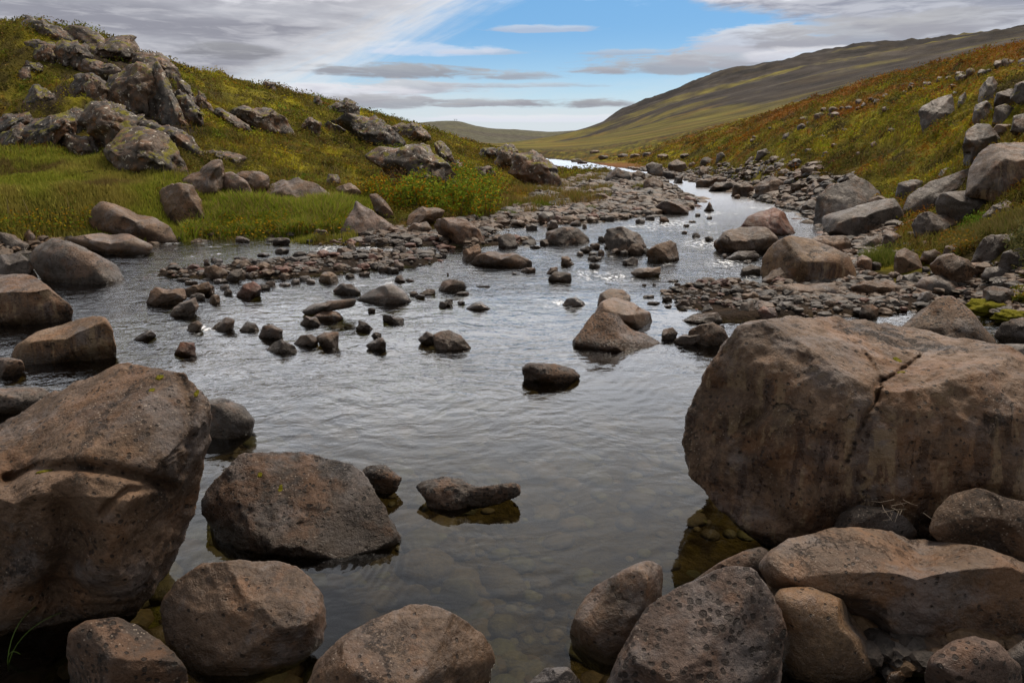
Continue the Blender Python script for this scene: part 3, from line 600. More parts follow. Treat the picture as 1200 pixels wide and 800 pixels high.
rock('boulder', 'peaked pitted boulder with orange patches at the head of the pool', BIG, P_('671,394 680,385 697,363 706,361 722,363 750,383 775,396 789,408 770,414 730,416 695,413 680,406'), 'v', 'o', .9, 2.6, 1.12, .045, 3, [(-.3, .5, .8, .62), (.5, .5, .7, .55)], -.03, ref='peaked pitted boulder', lum=.85)
rock('rock', 'low dark notched rock lying alone in mid-pool below the peaked boulder', 'rock', P_('606,446 612,438 611,428 620,423 650,424 672,430 681,438 660,449 635,455 615,451'), 'v', 'd', .8, 2.5, 1.12, .04, 3, (), -.03, ref='notched rock in mid-pool', lum=1.2)
rock('rock', 'small upright end stone of the dark stone line in the stream', 'stone', P_('490,396 500,387 508,390 510,402 500,405'), 'b', 'd', .9, 2.5, 1.15, .05, 5, (), 0, lum=1.3)
rock('rock', 'dark arched rock with a tapering right end in the stream', 'rock', P_('508,390 516,386 526,384 540,391 553,404 546,411 528,411 510,408'), 'b', 'd', .8, 2.5, 1.15, .06, 5, (), 0, lum=1.3, ref='dark arched rock')
rock('rock', 'rounded dark stone alone left of the arched rock', 'stone', P_('427,404 435,397 448,394 453,400 452,408 440,411'), 'b', 'd', .9, 2.5, 1.15, .05, 5, (), 0)
rock('rock', 'tiny flat stone just behind the rounded dark stone', 'stone', P_('433,393 440,388 447,390 447,395 437,395'), 'b', 'd', .9, 2.5, 1.15, .05, 5, (), 0)
rock('rock', 'small flat-topped brick-like stone in the shallows', 'stone', P_('446,375 449,368 465,370 473,372 472,379 460,379'), 'b', 'd', .8, 3, 1.15, .04, 5, (), 0, lum=1.3)
rock('rock', 'dark slanting stone right below the long overhanging slab', 'stone', P_('413,383 420,374 430,377 438,384 435,388 420,386'), 'b', 'd', .8, 2.8, 1.15, .04, 6, (), 0)
rock('boulder', 'smooth grey pyramid boulder in the middle of the left shallows', BIG, P_('417,347 430,340 450,332 460,331 475,340 483,349 470,354 450,356 430,353'), 's', 'g', .85, 2.4, 1.15, .02, 3, (), 0, ref='smooth grey pyramid boulder')
rock('rock', 'dark rock touching the left side of the grey pyramid boulder', 'rock', P_('390,339 400,331 412,331 423,340 415,346 400,345'), 'b', 'd', .9, 2.6, 1.15, .04, 5, (), 0)
rock('rock', 'long slab overhanging a dark hollow in the left shallows', 'rock', P_('352,364 365,354 390,350 418,348 413,358 395,361 375,366 360,368'), 'b', 'g', .8, 2.8, 1.0, .04, 5, (), .03, ref='long overhanging slab')
rock('rock', 'flat brown stone lying under the overhanging slab', 'rock', P_('366,370 378,363 395,364 403,371 392,376 372,376'), 's', 'o', .8, 2.6, 1.15, .04, 4, (), 0)
rock('rock', 'small dark stone in front of the left end of the overhanging slab', 'stone', P_('351,378 357,369 370,370 376,378 368,382 356,382'), 'b', 'd', .9, 2.6, 1.15, .05, 5, (), 0)
rock('rock', 'flat-fronted grey stone leading the row left of centre', 'stone', P_('311,408 320,400 330,396 345,404 352,412 340,414 314,413'), 'b', 'g', .8, 2.6, 1.12, .03, 5, (), 0, lum=.8, ref='flat-fronted grey stone')
rock('rock', 'blocky rock directly behind the flat-fronted grey stone', 'rock', P_('303,391 308,380 320,378 331,384 332,395 315,397'), 'b', 'd', .9, 2.8, 1.12, .05, 6, (), 0, lum=1.25)
rock('rock', 'brown rounded stone right of the flat-fronted grey stone', 'stone', P_('343,401 352,392 365,390 373,396 372,406 350,406'), 'b', 'n', .9, 2.6, 1.12, .05, 5, (), 0, lum=.8)
rock('rock', 'knobbly upright rock at the right end of the left stone row', 'rock', P_('370,393 380,386 396,388 396,400 393,407 380,405'), 'b', 'n', .9, 2.8, 1.12, .06, 5, (), 0, lum=.8)
rock('rock', 'low dark stone left of the blocky rock in the stone row', 'stone', P_('279,386 288,376 300,378 305,386 295,389'), 'b', 'd', .9, 2.6, 1.12, .05, 5, (), 0)
rock('rock', 'brown cone-shaped rock near the left end of the stone row', 'rock', P_('243,384 255,375 265,367 275,374 272,385 258,388'), 'b', 'n', .9, 2.5, 1.15, .04, 4, (), 0, lum=.8, ref='brown cone-shaped rock')
rock('rock', 'small leaning stone left of the cone-shaped rock', 'stone', P_('213,388 222,378 232,374 238,378 233,389'), 'b', 'n', .9, 2.6, 1.15, .05, 5, (), 0, lum=.8)
rock('rock', 'reddish cube-like stone nearest the viewer in the left current', 'stone', P_('204,411 212,400 228,399 230,415 220,418'), 'b', 'r', .9, 3, 1.12, .04, 5, (), 0, ref='reddish cube-like stone')
rock('rock', 'black low rock awash in the left current', 'rock', P_('147,399 165,390 175,385 184,392 172,399'), 's', 'k', .9, 2.4, 1.15, .05, 4, (), 0, ref='black awash rock')
rock('boulder', 'brown angular boulder at the left tip of the stone shoal', BIG, P_('169,351 173,338 185,333 200,337 215,336 218,347 195,356 172,359'), 'b', 'n', .85, 2.9, 1.12, .045, 6, (), 0, lum=.85, ref='angular boulder at the shoal tip')
rock('rock', 'tan elongated rock lying on the shoal tip beside the angular boulder', 'rock', P_('213,337 230,332 245,328 249,336 235,344 221,347'), 'b', 't', .8, 2.9, 1.1, .04, 6, (), 0)
rock('rock', 'grey rough rock in front of the angular boulder at the shoal tip', 'rock', P_('193,368 200,358 215,352 229,346 233,356 225,367 205,372'), 'b', 'g', .85, 2.7, 1.12, .06, 5, (), 0)
rock('rock', 'light brown flat-topped stone at the back of the shoal', 'stone', P_('236,325 240,313 250,308 265,316 267,319 255,328'), 'b', 'n', .85, 3, 1.12, .03, 5, (), 0)
rock('rock', 'oval stone with a pale rim leaning on the shoal', 'stone', P_('261,326 270,317 284,313 283,320 272,328'), 'b', 'g', .6, 2.6, 1.1, .02, 2, (), .02)
rock('rock', 'red-brown angular stone at the front of the shoal', 'stone', P_('276,342 285,332 297,327 305,333 306,343 290,350'), 'b', 'r', .85, 3, 1.1, .04, 6, (), 0, ref='red-brown shoal stone')
rock('rock', 'round tan stone at the right front of the shoal', 'stone', P_('373,326 378,317 385,315 396,322 397,330 385,332'), 'b', 't', .9, 2.4, 1.12, .03, 4, (), 0, lum=.85, ref='round tan shoal stone')
rock('rock', 'brown bouldery stone among the rapids below the slab', 'stone', P_('390,299 395,290 405,288 416,294 410,301 397,302'), 'b', 'n', .9, 2.6, 1.12, .04, 5, (), 0)
rock('rock', 'small upright stone beside the rapids below the slab', 'stone', P_('405,291 408,282 415,281 418,292 411,294'), 'b', 'n', .9, 2.6, 1.12, .04, 5, (), 0)
rock('rock', 'flat-topped dark rock with a lit edge in open mid-stream', 'rock', P_('513,337 517,327 523,325 545,328 547,335 530,342 518,341'), 'b', 'd', .85, 3, 1.12, .03, 6, (), 0, lum=1.3, ref='flat-topped dark rock')
rock('rock', 'low brown stone between pyramid boulder and flat-topped dark rock', 'stone', P_('491,343 500,338 509,338 511,343 503,346 493,346'), 'b', 'n', .9, 2.6, 1.12, .04, 5, (), 0, lum=.8)
rock('rock', 'smooth low dome of dark rock below the flat-topped rock', 'rock', P_('543,361 555,354 563,352 578,361 560,363'), 's', 'g', .9, 2.3, 1.15, .02, 2, (), 0, lum=.8)
rock('rock', 'small pale chip left of the smooth low dome', 'stone', P_('515,357 523,350 531,349 530,357 522,359'), 'b', 'g', .9, 2.7, 1.12, .04, 5, (), 0)
rock('rock', 'round pitted brown rock at the left end of the flat shelf', 'rock', P_('540,304 542,292 550,285 560,284 564,292 560,299 548,306'), 'v', 'n', .9, 2.5, 1.12, .04, 4, (), 0)
rock('rock', 'broad flat shelf of rock at the edge of open water', 'rock', P_('551,306 560,296 580,292 605,296 623,304 620,311 590,313 565,311'), 'b', 'n', .8, 3, 1.12, .035, 3, [(0, .9, .4, .5)], 0, lum=.9, ref='broad flat rock shelf')
rock('rock', 'brown stone at the front right of the shoal, half in water', 'stone', P_('461,330 464,323 470,321 476,328 470,331'), 'b', 'n', .9, 2.6, 1.12, .04, 5, (), 0)
rock('rock', 'low rounded hump nearly awash in the riffle left of the two lobes', 'rock', P_('657,357 664,349 674,347 684,352 688,357 672,359'), 's', 'd', .9, 2.3, 1.1, .03, 2, (), 0)
# --- right side
rock('boulder', 'reddish boulder in the right channel with a ridge along its top', BIG, P_('864,263 875,250 890,243 907,239 920,246 930,262 937,271 930,276 905,274 880,267'), 'b', 'r', .85, 2.7, 1.12, .035, 4, (), 0, ref='reddish ridge boulder')
rock('boulder', 'grey flat-topped boulder right in front of the reddish ridge boulder', BIG, P_('837,291 838,280 848,268 870,262 900,264 913,275 912,286 900,295 870,297 845,297'), 'b', 'n', .85, 3, 1.12, .035, 3, [(0, .85, .5, .55)], 0, ref='grey flat-topped boulder')
rock('rock', 'long low flat rock in front of the grey flat-topped boulder', 'rock', P_('847,301 860,294 885,293 892,300 870,306 850,305'), 'b', 'g', .8, 3, 1.12, .04, 4, (), 0)
rock('boulder', 'big tan boulder with an orange base on the right gravel', BIG, P_('890,316 893,300 905,285 925,276 950,279 975,290 995,300 1004,316 998,326 970,333 930,334 900,330'), 'd', 't', .8, 2.5, 1.1, .03, 2, [(.1, .75, .6, .6)], ref='big tan boulder')
rock('rock', 'dark rock leaning on the left front of the big tan boulder', 'rock', P_('893,326 905,314 915,311 930,325 928,334 900,334'), 'b', 'n', .9, 2.5, 1.1, .04, 4, (), .03, lum=.7)
rock('rock', 'brown flat rock peeping over the big tan boulder', 'rock', P_('945,282 960,276 990,276 1002,284 998,297 980,297'), 'b', 'n', .8, 2.7, 1.12, .03, 3)
rock('boulder', 'big grey wedge boulder standing at the back of the right channel', BIG, P_('953,242 957,228 970,220 1003,207 1015,212 1035,230 1039,242 1010,257 965,263 955,257'), 'b', 'g', .8, 3, 1.12, .025, 4, [(.3, .6, .75, .6)], ref='big grey wedge boulder', lum=.78)
rock('boulder', 'big flat-topped grey boulder leaning in front of the grey wedge', BIG, P_('960,253 990,243 1015,236 1048,232 1058,248 1060,260 1050,270 1020,276 998,278 980,273 965,263'), 'b', 'g', .8, 3.2, 1.08, .025, 3, [(-.12, .85, .5, .45), (.3, -.2, .9, .7)], ref='leaning flat-topped grey boulder', lum=.78)
rock('boulder', 'long smooth grey slab sloping down from the mossy bank on the right', BIG, P_('1056,241 1065,228 1090,212 1115,204 1136,196 1136,216 1120,226 1100,241 1078,253 1062,251'), 'b', 'g', .6, 3.2, 1.08, .025, 3, [(-.1, .7, .7, .5)], ref='long sloping grey slab', lum=.78)
rock('boulder', 'triangular grey boulder right of the sloping slab', BIG, P_('1094,237 1102,226 1130,222 1165,217 1175,227 1165,241 1150,254 1130,261 1110,253 1098,246'), 'b', 'g', .8, 3, 1.08, .03, 3, [(0, .85, .5, .5)], ref='triangular grey boulder', lum=.78)
rock('boulder', 'massive square boulder with fissured face at the right edge', BIG, P_('1131,217 1138,195 1145,180 1160,170 1190,165 1235,168 1245,200 1235,228 1200,230 1180,227 1155,219'), 'd', 'n', .9, 3.6, 1.08, .04, 2, [(0, .9, .42, .66)], lum=.78, ref='massive square boulder')
rock('boulder', 'tall dark upright block above the massive square boulder', BIG, P_('1127,202 1128,170 1132,155 1145,144 1160,146 1172,165 1168,180 1145,198'), 'b', 'g', .9, 3.2, 1.1, .04, 4, (), lum=.8, ref='tall dark upright block', jag=.10)
rock('boulder', 'angular grey boulder sitting alone on the rust-coloured slope', BIG, P_('1077,131 1080,125 1100,115 1118,110 1119,126 1112,139 1095,149 1083,153 1078,141'), 'b', 'g', .85, 3.2, 1.05, .03, 4, [(0, .8, .6, .55), (-.75, 0, .65, .7)], lum=.85, ref='angular boulder on the slope', jag=.10)
rock('rock', 'tall narrow rock topping the dark rock pile at upper right', 'rock', P_('1145,119 1148,105 1158,90 1165,87 1171,96 1166,111 1160,123'), 'm', 'g', .9, 3, 1.1, .04, 5, (), lum=1.1, ref='tall narrow rock', jag=.10)
rock('rock', 'block right of the tall narrow rock in the upper pile', 'rock', P_('1163,122 1168,108 1185,104 1200,108 1203,124 1185,130'), 'm', 'd', .9, 3, 1.15, .05, 5, (), lum=1.3, jag=.10)
rock('rock', 'topmost dark block against the right edge', 'rock', P_('1184,112 1188,98 1205,94 1222,100 1222,116 1200,118'), 'm', 'd', .9, 3, 1.15, .05, 5, (), lum=1.3, jag=.10)
rock('rock', 'dark block under the tall narrow rock', 'rock', P_('1138,138 1142,120 1156,118 1164,128 1160,142 1146,146'), 'm', 'd', .9, 3, 1.15, .05, 5, jag=.10)
rock('rock', 'small block at the middle of the upper right pile', 'rock', P_('1162,142 1166,126 1178,122 1190,128 1190,142 1176,148'), 'm', 'd', .9, 3, 1.15, .05, 5, (), lum=1.2, jag=.10)
rock('rock', 'dark block at the right edge under the pile', 'rock', P_('1184,152 1188,136 1205,130 1225,134 1228,152 1205,158'), 'm', 'd', .9, 3, 1.15, .05, 5, jag=.10)
rock('rock', 'mossy flat stone below the middle of the pile', 'rock', P_('1160,156 1168,146 1185,146 1192,154 1182,162 1168,162'), 'm', 'n', .9, 3, 1.15, .05, 5)
rock('rock', 'small rock between the lone slope boulder and the pile', 'rock', P_('1120,126 1124,114 1131,108 1134,116 1130,126'), 'm', 'g', .9, 3, 1.15, .05, 5)
rock('rock', 'dark blocky rock behind the sloping slab', 'rock', P_('1049,226 1052,215 1068,209 1082,212 1083,222 1062,235'), 'b', 'd', .9, 3, 1.12, .04, 5, (), lum=1.2)
rock('rock', 'dark peaked rock above the upper end of the sloping slab', 'rock', P_('1093,213 1103,199 1110,195 1122,199 1118,207 1105,214'), 'b', 'd', .9, 3, 1.12, .04, 5, (), lum=1.2)
rock('rock', 'dark rock tucked under the sloping slab and the triangular boulder', 'rock', P_('1069,263 1075,252 1090,245 1105,250 1126,263 1120,273 1095,279 1073,272'), 'b', 'd', .9, 2.8, 1.1, .04, 5, (), lum=1.3, ref='dark tucked rock')
rock('rock', 'dark low rock right of the triangular boulder above the dry grass', 'rock', P_('1148,253 1165,240 1178,233 1191,240 1197,251 1175,259'), 'b', 'd', .9, 2.8, 1.1, .04, 5, (), lum=1.3)
rock('boulder', 'dark smooth boulder below the dry grass at the right edge', BIG, P_('1134,303 1145,285 1160,276 1185,273 1201,274 1196,291 1172,311 1150,319 1140,311'), 'b', 'd', .9, 2.7, 1.1, .03, 4, (), lum=1.3, ref='dark boulder under the dry grass')
rock('boulder', 'blackish boulder cut by the right edge beside the leafy plant', BIG, P_('1164,314 1175,296 1190,290 1222,292 1222,326 1190,328 1173,322'), 'b', 'd', .9, 2.7, 1.1, .03, 4)
rock('rock', 'grey oval stone below the blackish boulder', 'stone', P_('1149,323 1155,314 1170,312 1184,318 1184,326 1165,329'), 's', 'g', .9, 2.4, 1.1, .02, 3)
rock('rock', 'flat oval stone right of the grey oval one', 'stone', P_('1161,332 1168,327 1182,327 1186,333 1176,337'), 's', 'g', .9, 2.4, 1.1, .02, 3)
rock('boulder', 'rounded double-humped brown boulder on the right bank stones', BIG, P_('1090,311 1100,300 1115,297 1135,303 1145,315 1153,328 1140,336 1120,331 1095,322'), 'v', 'n', .9, 2.5, 1.1, .04, 3, (), ref='double-humped brown boulder')
rock('boulder', 'smooth grey mound behind the grey-brown pyramid boulder', BIG, P_('1073,334 1080,325 1105,322 1120,328 1129,343 1100,347 1078,345'), 's', 'g', .9, 2.4, 1.1, .02, 2, ())
rock('boulder', 'tan rounded boulder beside the bright grass tuft', BIG, P_('1045,312 1050,295 1060,290 1075,298 1083,313 1075,319 1050,320'), 'b', 'n', .9, 2.6, 1.1, .03, 4, (), ref='tan boulder by the tuft')
rock('boulder', 'grey-brown pyramid boulder behind the huge right boulder', BIG, P_('1055,379 1075,360 1100,345 1115,342 1130,352 1150,372 1172,391 1165,407 1120,405 1080,394'), 'v', 'n', .85, 2.5, 1.08, .03, 3, (), z0=.05, ref='grey-brown pyramid boulder')
rock('rock', 'long rounded brown stone lying across the right pool', 'rock', P_('997,336 1010,330 1040,328 1059,336 1055,344 1030,348 1005,344'), 'b', 'n', .9, 2.5, 1.12, .025, 3)
rock('rock', 'brick-shaped stone right of the big tan boulder', 'stone', P_('1002,319 1003,302 1010,297 1022,304 1023,319'), 'b', 'o', .9, 3.6, 1.1, .03, 4)
rock('rock', 'round brown stone under the leaning flat-topped grey boulder', 'stone', P_('1033,284 1036,273 1048,271 1057,277 1056,286 1045,289'), 'b', 'n', .9, 2.4, 1.1, .03, 3)
rock('rock', 'grey stone below the leaning boulder, left of the round one', 'stone', P_('1009,286 1013,279 1026,277 1032,283 1028,289'), 'b', 'g', .9, 2.7, 1.1, .04, 5)
rock('rock', 'brown blunt stone above the double-humped boulder', 'stone', P_('1078,304 1082,295 1095,292 1106,299 1102,309 1086,310'), 'b', 'n', .9, 2.7, 1.1, .04, 5)
rock('rock', 'rounded stone below the yellow leafy plants', 'stone', P_('1104,297 1108,288 1120,286 1129,293 1126,300 1110,301'), 'b', 'n', .9, 2.7, 1.1, .04, 5)
rock('rock', 'grey-green smooth stone by the right pool', 'stone', P_('1054,332 1058,323 1070,320 1077,328 1074,335 1060,337'), 's', 'w', .9, 2.4, 1.1, .02, 3, (), lum=.75)
rock('rock', 'small dark oval stone beside the right pool', 'stone', P_('1074,350 1078,343 1090,341 1097,348 1090,354 1080,355'), 's', 'd', .9, 2.4, 1.1, .02, 3)
rock('rock', 'dark block left of the small yellow shrub at the right edge', 'rock', P_('1146,352 1150,338 1164,334 1188,340 1190,356 1165,360'), 'b', 'd', .9, 2.8, 1.1, .04, 5, (), lum=1.2)
rock('boulder', 'low dark rock under the yellow moss at the right edge', BIG, P_('1165,392 1175,378 1195,373 1225,376 1225,404 1190,406'), 'b', 'd', .9, 2.8, 1.1, .04, 5, (), lum=1.2)
rock('boulder', 'flat grey rock behind the right end of the huge right boulder', BIG, P_('1130,415 1140,404 1170,400 1215,400 1270,405 1270,445 1190,450'), 'b', 'g', .8, 2.8, 1.1, .03, 4, (), .1)
rock('rock', 'small rusty red stone on the gravel near the right pool', 'stone', P_('1007,366 1010,357 1022,355 1031,360 1029,369 1015,371'), 'b', 'o', .9, 2.8, 1.1, .03, 5, (), .02)
rock('rock', 'flat wide slab bedded in the right gravel', 'rock', P_('900,338 925,331 975,330 990,340 985,348 940,349 910,345'), 'b', 'n', .8, 3, 1.1, .03, 3, [(0, .9, .4, .4)], .02)
rock('boulder', 'rounded pitted boulder at the right rim of the pool', BIG, P_('805,396 808,385 820,378 835,375 848,382 858,397 850,404 820,406'), 'v', 'n', .9, 2.4, 1.12, .025, 2, (), 0, lum=.9, ref='rounded boulder at the pool rim')
rock('rock', 'low flat rock touching the left of the rounded pool-rim boulder', 'rock', P_('789,397 800,390 825,389 827,397 815,404 795,403'), 'b', 'n', .85, 2.9, 1.1, .03, 4, (), 0, lum=.8)
rock('rock', 'dark lump behind the right tip of the peaked pitted boulder', 'rock', P_('772,392 777,385 788,383 795,390 788,398 777,398'), 'b', 'd', .9, 2.6, 1.1, .05, 5, (), 0)
rock('rock', 'long flat grey rock behind the rounded pool-rim boulder', 'rock', P_('794,375 810,368 840,365 850,374 840,379 810,380'), 'b', 'g', .8, 2.8, 1.1, .03, 4, (), 0, ref='long flat grey rock')
rock('rock', 'dark rounded stone on the back of the long flat grey rock', 'stone', P_('821,364 825,357 832,355 837,362 832,367'), 'b', 'd', .9, 2.5, 1.1, .03, 4, (), 0)
rock('rock', 'small tan stone on the gravel left of the big tan boulder', 'stone', P_('864,350 870,343 885,341 891,347 882,352'), 'b', 't', .9, 2.7, 1.1, .03, 4, (), .03)
rock('rock', 'pale angular stone in front of the small tan one', 'stone', P_('864,364 869,353 882,351 886,363 876,372'), 'b', 'w', .9, 3, 1.1, .03, 6, (), 0)
rock('rock', 'reddish stone just behind the huge right boulder', 'stone', P_('888,363 895,357 908,360 912,368 897,374'), 'b', 'r', .9, 2.8, 1.1, .03, 5, (), .02, lum=1.1)
rock('rock', 'brown slab stone between the pale angular and the reddish stone', 'stone', P_('880,360 888,351 905,351 911,359 900,364'), 'b', 'n', .9, 2.8, 1.1, .03, 5, (), .02)
rock('rock', 'square stone in the riffle left of the leaning dark rock', 'stone', P_('821,333 822,324 834,324 841,328 840,335 828,335'), 'b', 'n', .9, 3, 1.1, .03, 5, (), 0, lum=.8)
rock('rock', 'flat brown slab stone in the riffle beside the square stone', 'stone', P_('844,330 852,324 868,325 871,331 858,334'), 'b', 't', .8, 3, 1.1, .03, 5, (), 0, lum=.85)
rock('rock', 'brown stone in front of the pebble cluster in the right riffle', 'stone', P_('791,357 797,350 807,350 810,356 804,360'), 'b', 'n', .9, 2.5, 1.1, .03, 4, (), 0)
rock('rock', 'dark grey stone on the right edge of the riffle', 'stone', P_('867,320 870,313 880,309 892,311 893,320 880,323'), 'b', 'd', .9, 2.8, 1.1, .03, 5, (), 0)
# --- bottom right pile
rock('boulder', 'coarse pitted brown boulder at the bottom edge right of centre', BIG, P_('705,815 728,765 760,715 800,685 850,668 880,667 896,685 915,720 922,740 913,770 908,815 880,870 720,870'), 'v', 'p', .9, 2.5, 1.05, .04, 3, [(-.1, .6, .78, .72)], 0, ref='coarse pitted boulder', lum=.95)
rock('boulder', 'long wet ridged boulder lying across the pile at lower right', BIG, P_('893,665 900,650 930,632 980,620 1040,619 1090,632 1150,645 1220,668 1245,690 1220,716 1190,741 1140,756 1112,752 1090,769 1060,766 1035,746 1018,716 975,698 910,690'), 's', 'n', .85, 2.8, 1.04, .05, 2, [(-.05, .8, .6, .55), (.05, -.3, .95, .72)], 0, 14, lum=1.1, ref='long wet ridged boulder')
rock('boulder', 'smooth tan-brown stone wedged below the long wet ridged boulder', BIG, P_('905,700 915,689 950,687 985,702 1010,728 1032,750 1031,780 1012,793 960,796 930,786 915,770 918,740'), 's', 't', .9, 2.5, 1.06, .03, 3, (), 0, lum=.85)
rock('boulder', 'dark bent boulder left of the coarse pitted boulder', BIG, P_('668,735 680,710 700,685 730,668 760,656 776,662 778,690 770,722 745,762 715,774 690,766 671,752'), 's', 'n', .9, 2.5, 1.1, .04, 4, [(-.3, .3, .9, .75)], 0, lum=.75)
rock('boulder', 'smooth rounded grey-brown boulder at the right edge under the huge one', BIG, P_('1088,622 1095,600 1115,580 1145,572 1190,580 1245,595 1255,652 1200,668 1150,655 1110,638'), 'b', 'n', .9, 2.4, 1.1, .025, 2, (), .17)
rock('rock', 'shadowed rock between the huge right boulder and the long wet one', 'rock', P_('973,622 985,602 1005,592 1035,594 1060,605 1075,622 1060,640 990,640'), 'b', 'd', .8, 2.5, 1.1, .03, 3, (), .15, lum=1.2)
rock('boulder', 'pitted stone in the bottom right corner', BIG, P_('1083,792 1090,770 1115,752 1140,745 1170,752 1195,780 1202,815 1150,860 1085,850'), 'v', 'p', .9, 2.5, 1.06, .03, 4, (), 0)
rock('boulder', 'dark flat rock behind the coarse pitted boulder', BIG, P_('806,682 840,661 870,646 892,640 906,650 900,686 880,697 830,694'), 'b', 'd', .8, 2.6, 1.1, .03, 4, (), 0, lum=1.4)
rock('rock', 'dark wet rock cut by the lower right edge', 'rock', P_('1172,768 1200,748 1245,750 1245,812 1190,812'), 's', 'd', .9, 2.6, 1.1, .03, 4, (), 0)
rock('rock', 'dark wet stone barely showing at the bottom edge centre', 'stone', P_('615,802 640,782 665,781 682,800 650,825'), 's', 'd', .9, 2.4, 1.05, .04, 4, (), -.02)
rock('rock', 'small smooth pebble in the gap at the bottom right', 'stone', P_('1038,796 1043,787 1055,785 1062,793 1056,803 1043,804'), 's', 'n', .9, 2.3, 1.1, .02, 2, (), .02)
# --- far right bank of the channel
FB = 'rocks along the far right bank'
for lab, s, tn in (('brown blocky rock where the right bank meets the channel', '883,222 888,212 904,205 918,212 922,222 912,230 890,231', 'n'), ('grey-brown low rock left of the brown blocky bank rock', '855,229 860,217 873,213 884,219 882,228 866,231', 'n'),
    ('flat-topped pale slab on the far right bank', '829,223 838,214 858,213 862,219 848,225', 'g'), ('square-cut ledge of rock on the far right bank', '815,220 816,212 840,207 853,208 850,214 832,220', 'n'),
    ('blocky rock in the far channel below the dark blocks', '776,210 777,201 790,200 797,204 796,210', 'd'), ('low dark block touching the far channel water', '788,215 790,207 802,205 802,214', 'd'),
    ('upright dark boulder on the island beyond the gravel spit', '755,206 757,194 764,190 776,193 779,205 768,208', 'd'), ('tan rounded boulder in front of the upright dark island boulder', '752,222 755,211 766,207 777,214 779,222 765,226', 'n'),
    ('blackish jagged boulder at the left of the island rocks', '706,212 713,200 722,196 732,200 740,206 738,213 720,214', 'k'), ('brown rock between the jagged and the upright island boulders', '739,212 741,203 748,200 756,203 756,213', 'n'),
    ('rounded brown boulder on the bank behind the far channel', '780,203 784,192 793,187 803,191 808,200 800,204', 'n'), ('grey rock on the bank above the far channel', '819,195 821,187 830,182 836,187 834,194', 'g'),
    ('small upright grey rock on the green slope', '838,190 840,181 846,178 850,182 849,190', 'g'), ('brown upright rock by the far channel bend', '818,208 819,197 824,194 831,199 830,208', 'n'),
    ('dark grey rock in the heath on the right slope', '884,185 888,177 898,174 904,179 902,186', 'g'), ('low brown rock left of the dark grey slope rock', '872,191 878,184 886,183 891,188 886,192', 'n'),
    ('dark leaning rock lower on the right slope', '883,206 888,196 896,192 899,199 890,207', 'd'), ('tall grey rock among rust-coloured heath on the right slope', '914,167 918,158 924,155 927,160 922,168', 'g'),
    ('small grey rock alone in bright moss on the right slope', '961,186 964,179 969,177 972,182 969,187', 'g'), ('broad pale rock half buried in the gravel spit', '766,243 775,236 788,234 803,238 811,246 808,252 785,249', 'p'),
    ('forked little stone in the blue water of the channel', '824,246 829,241 831,236 835,242 838,246 830,248', 'd'), ('brown upright rock at the channel behind the grey wedge boulder', '944,232 948,218 955,209 961,214 957,226 950,232', 'n'),
    ('dark rock at the left foot of the grey wedge boulder', '936,246 942,237 952,232 958,238 956,250 944,250', 'g')):
    rock('rock', lab, 'rock', P_(s), 'b', tn, .9, 2.8, 1.12, .045, 5, lum=.8, group=FB, ref=None)
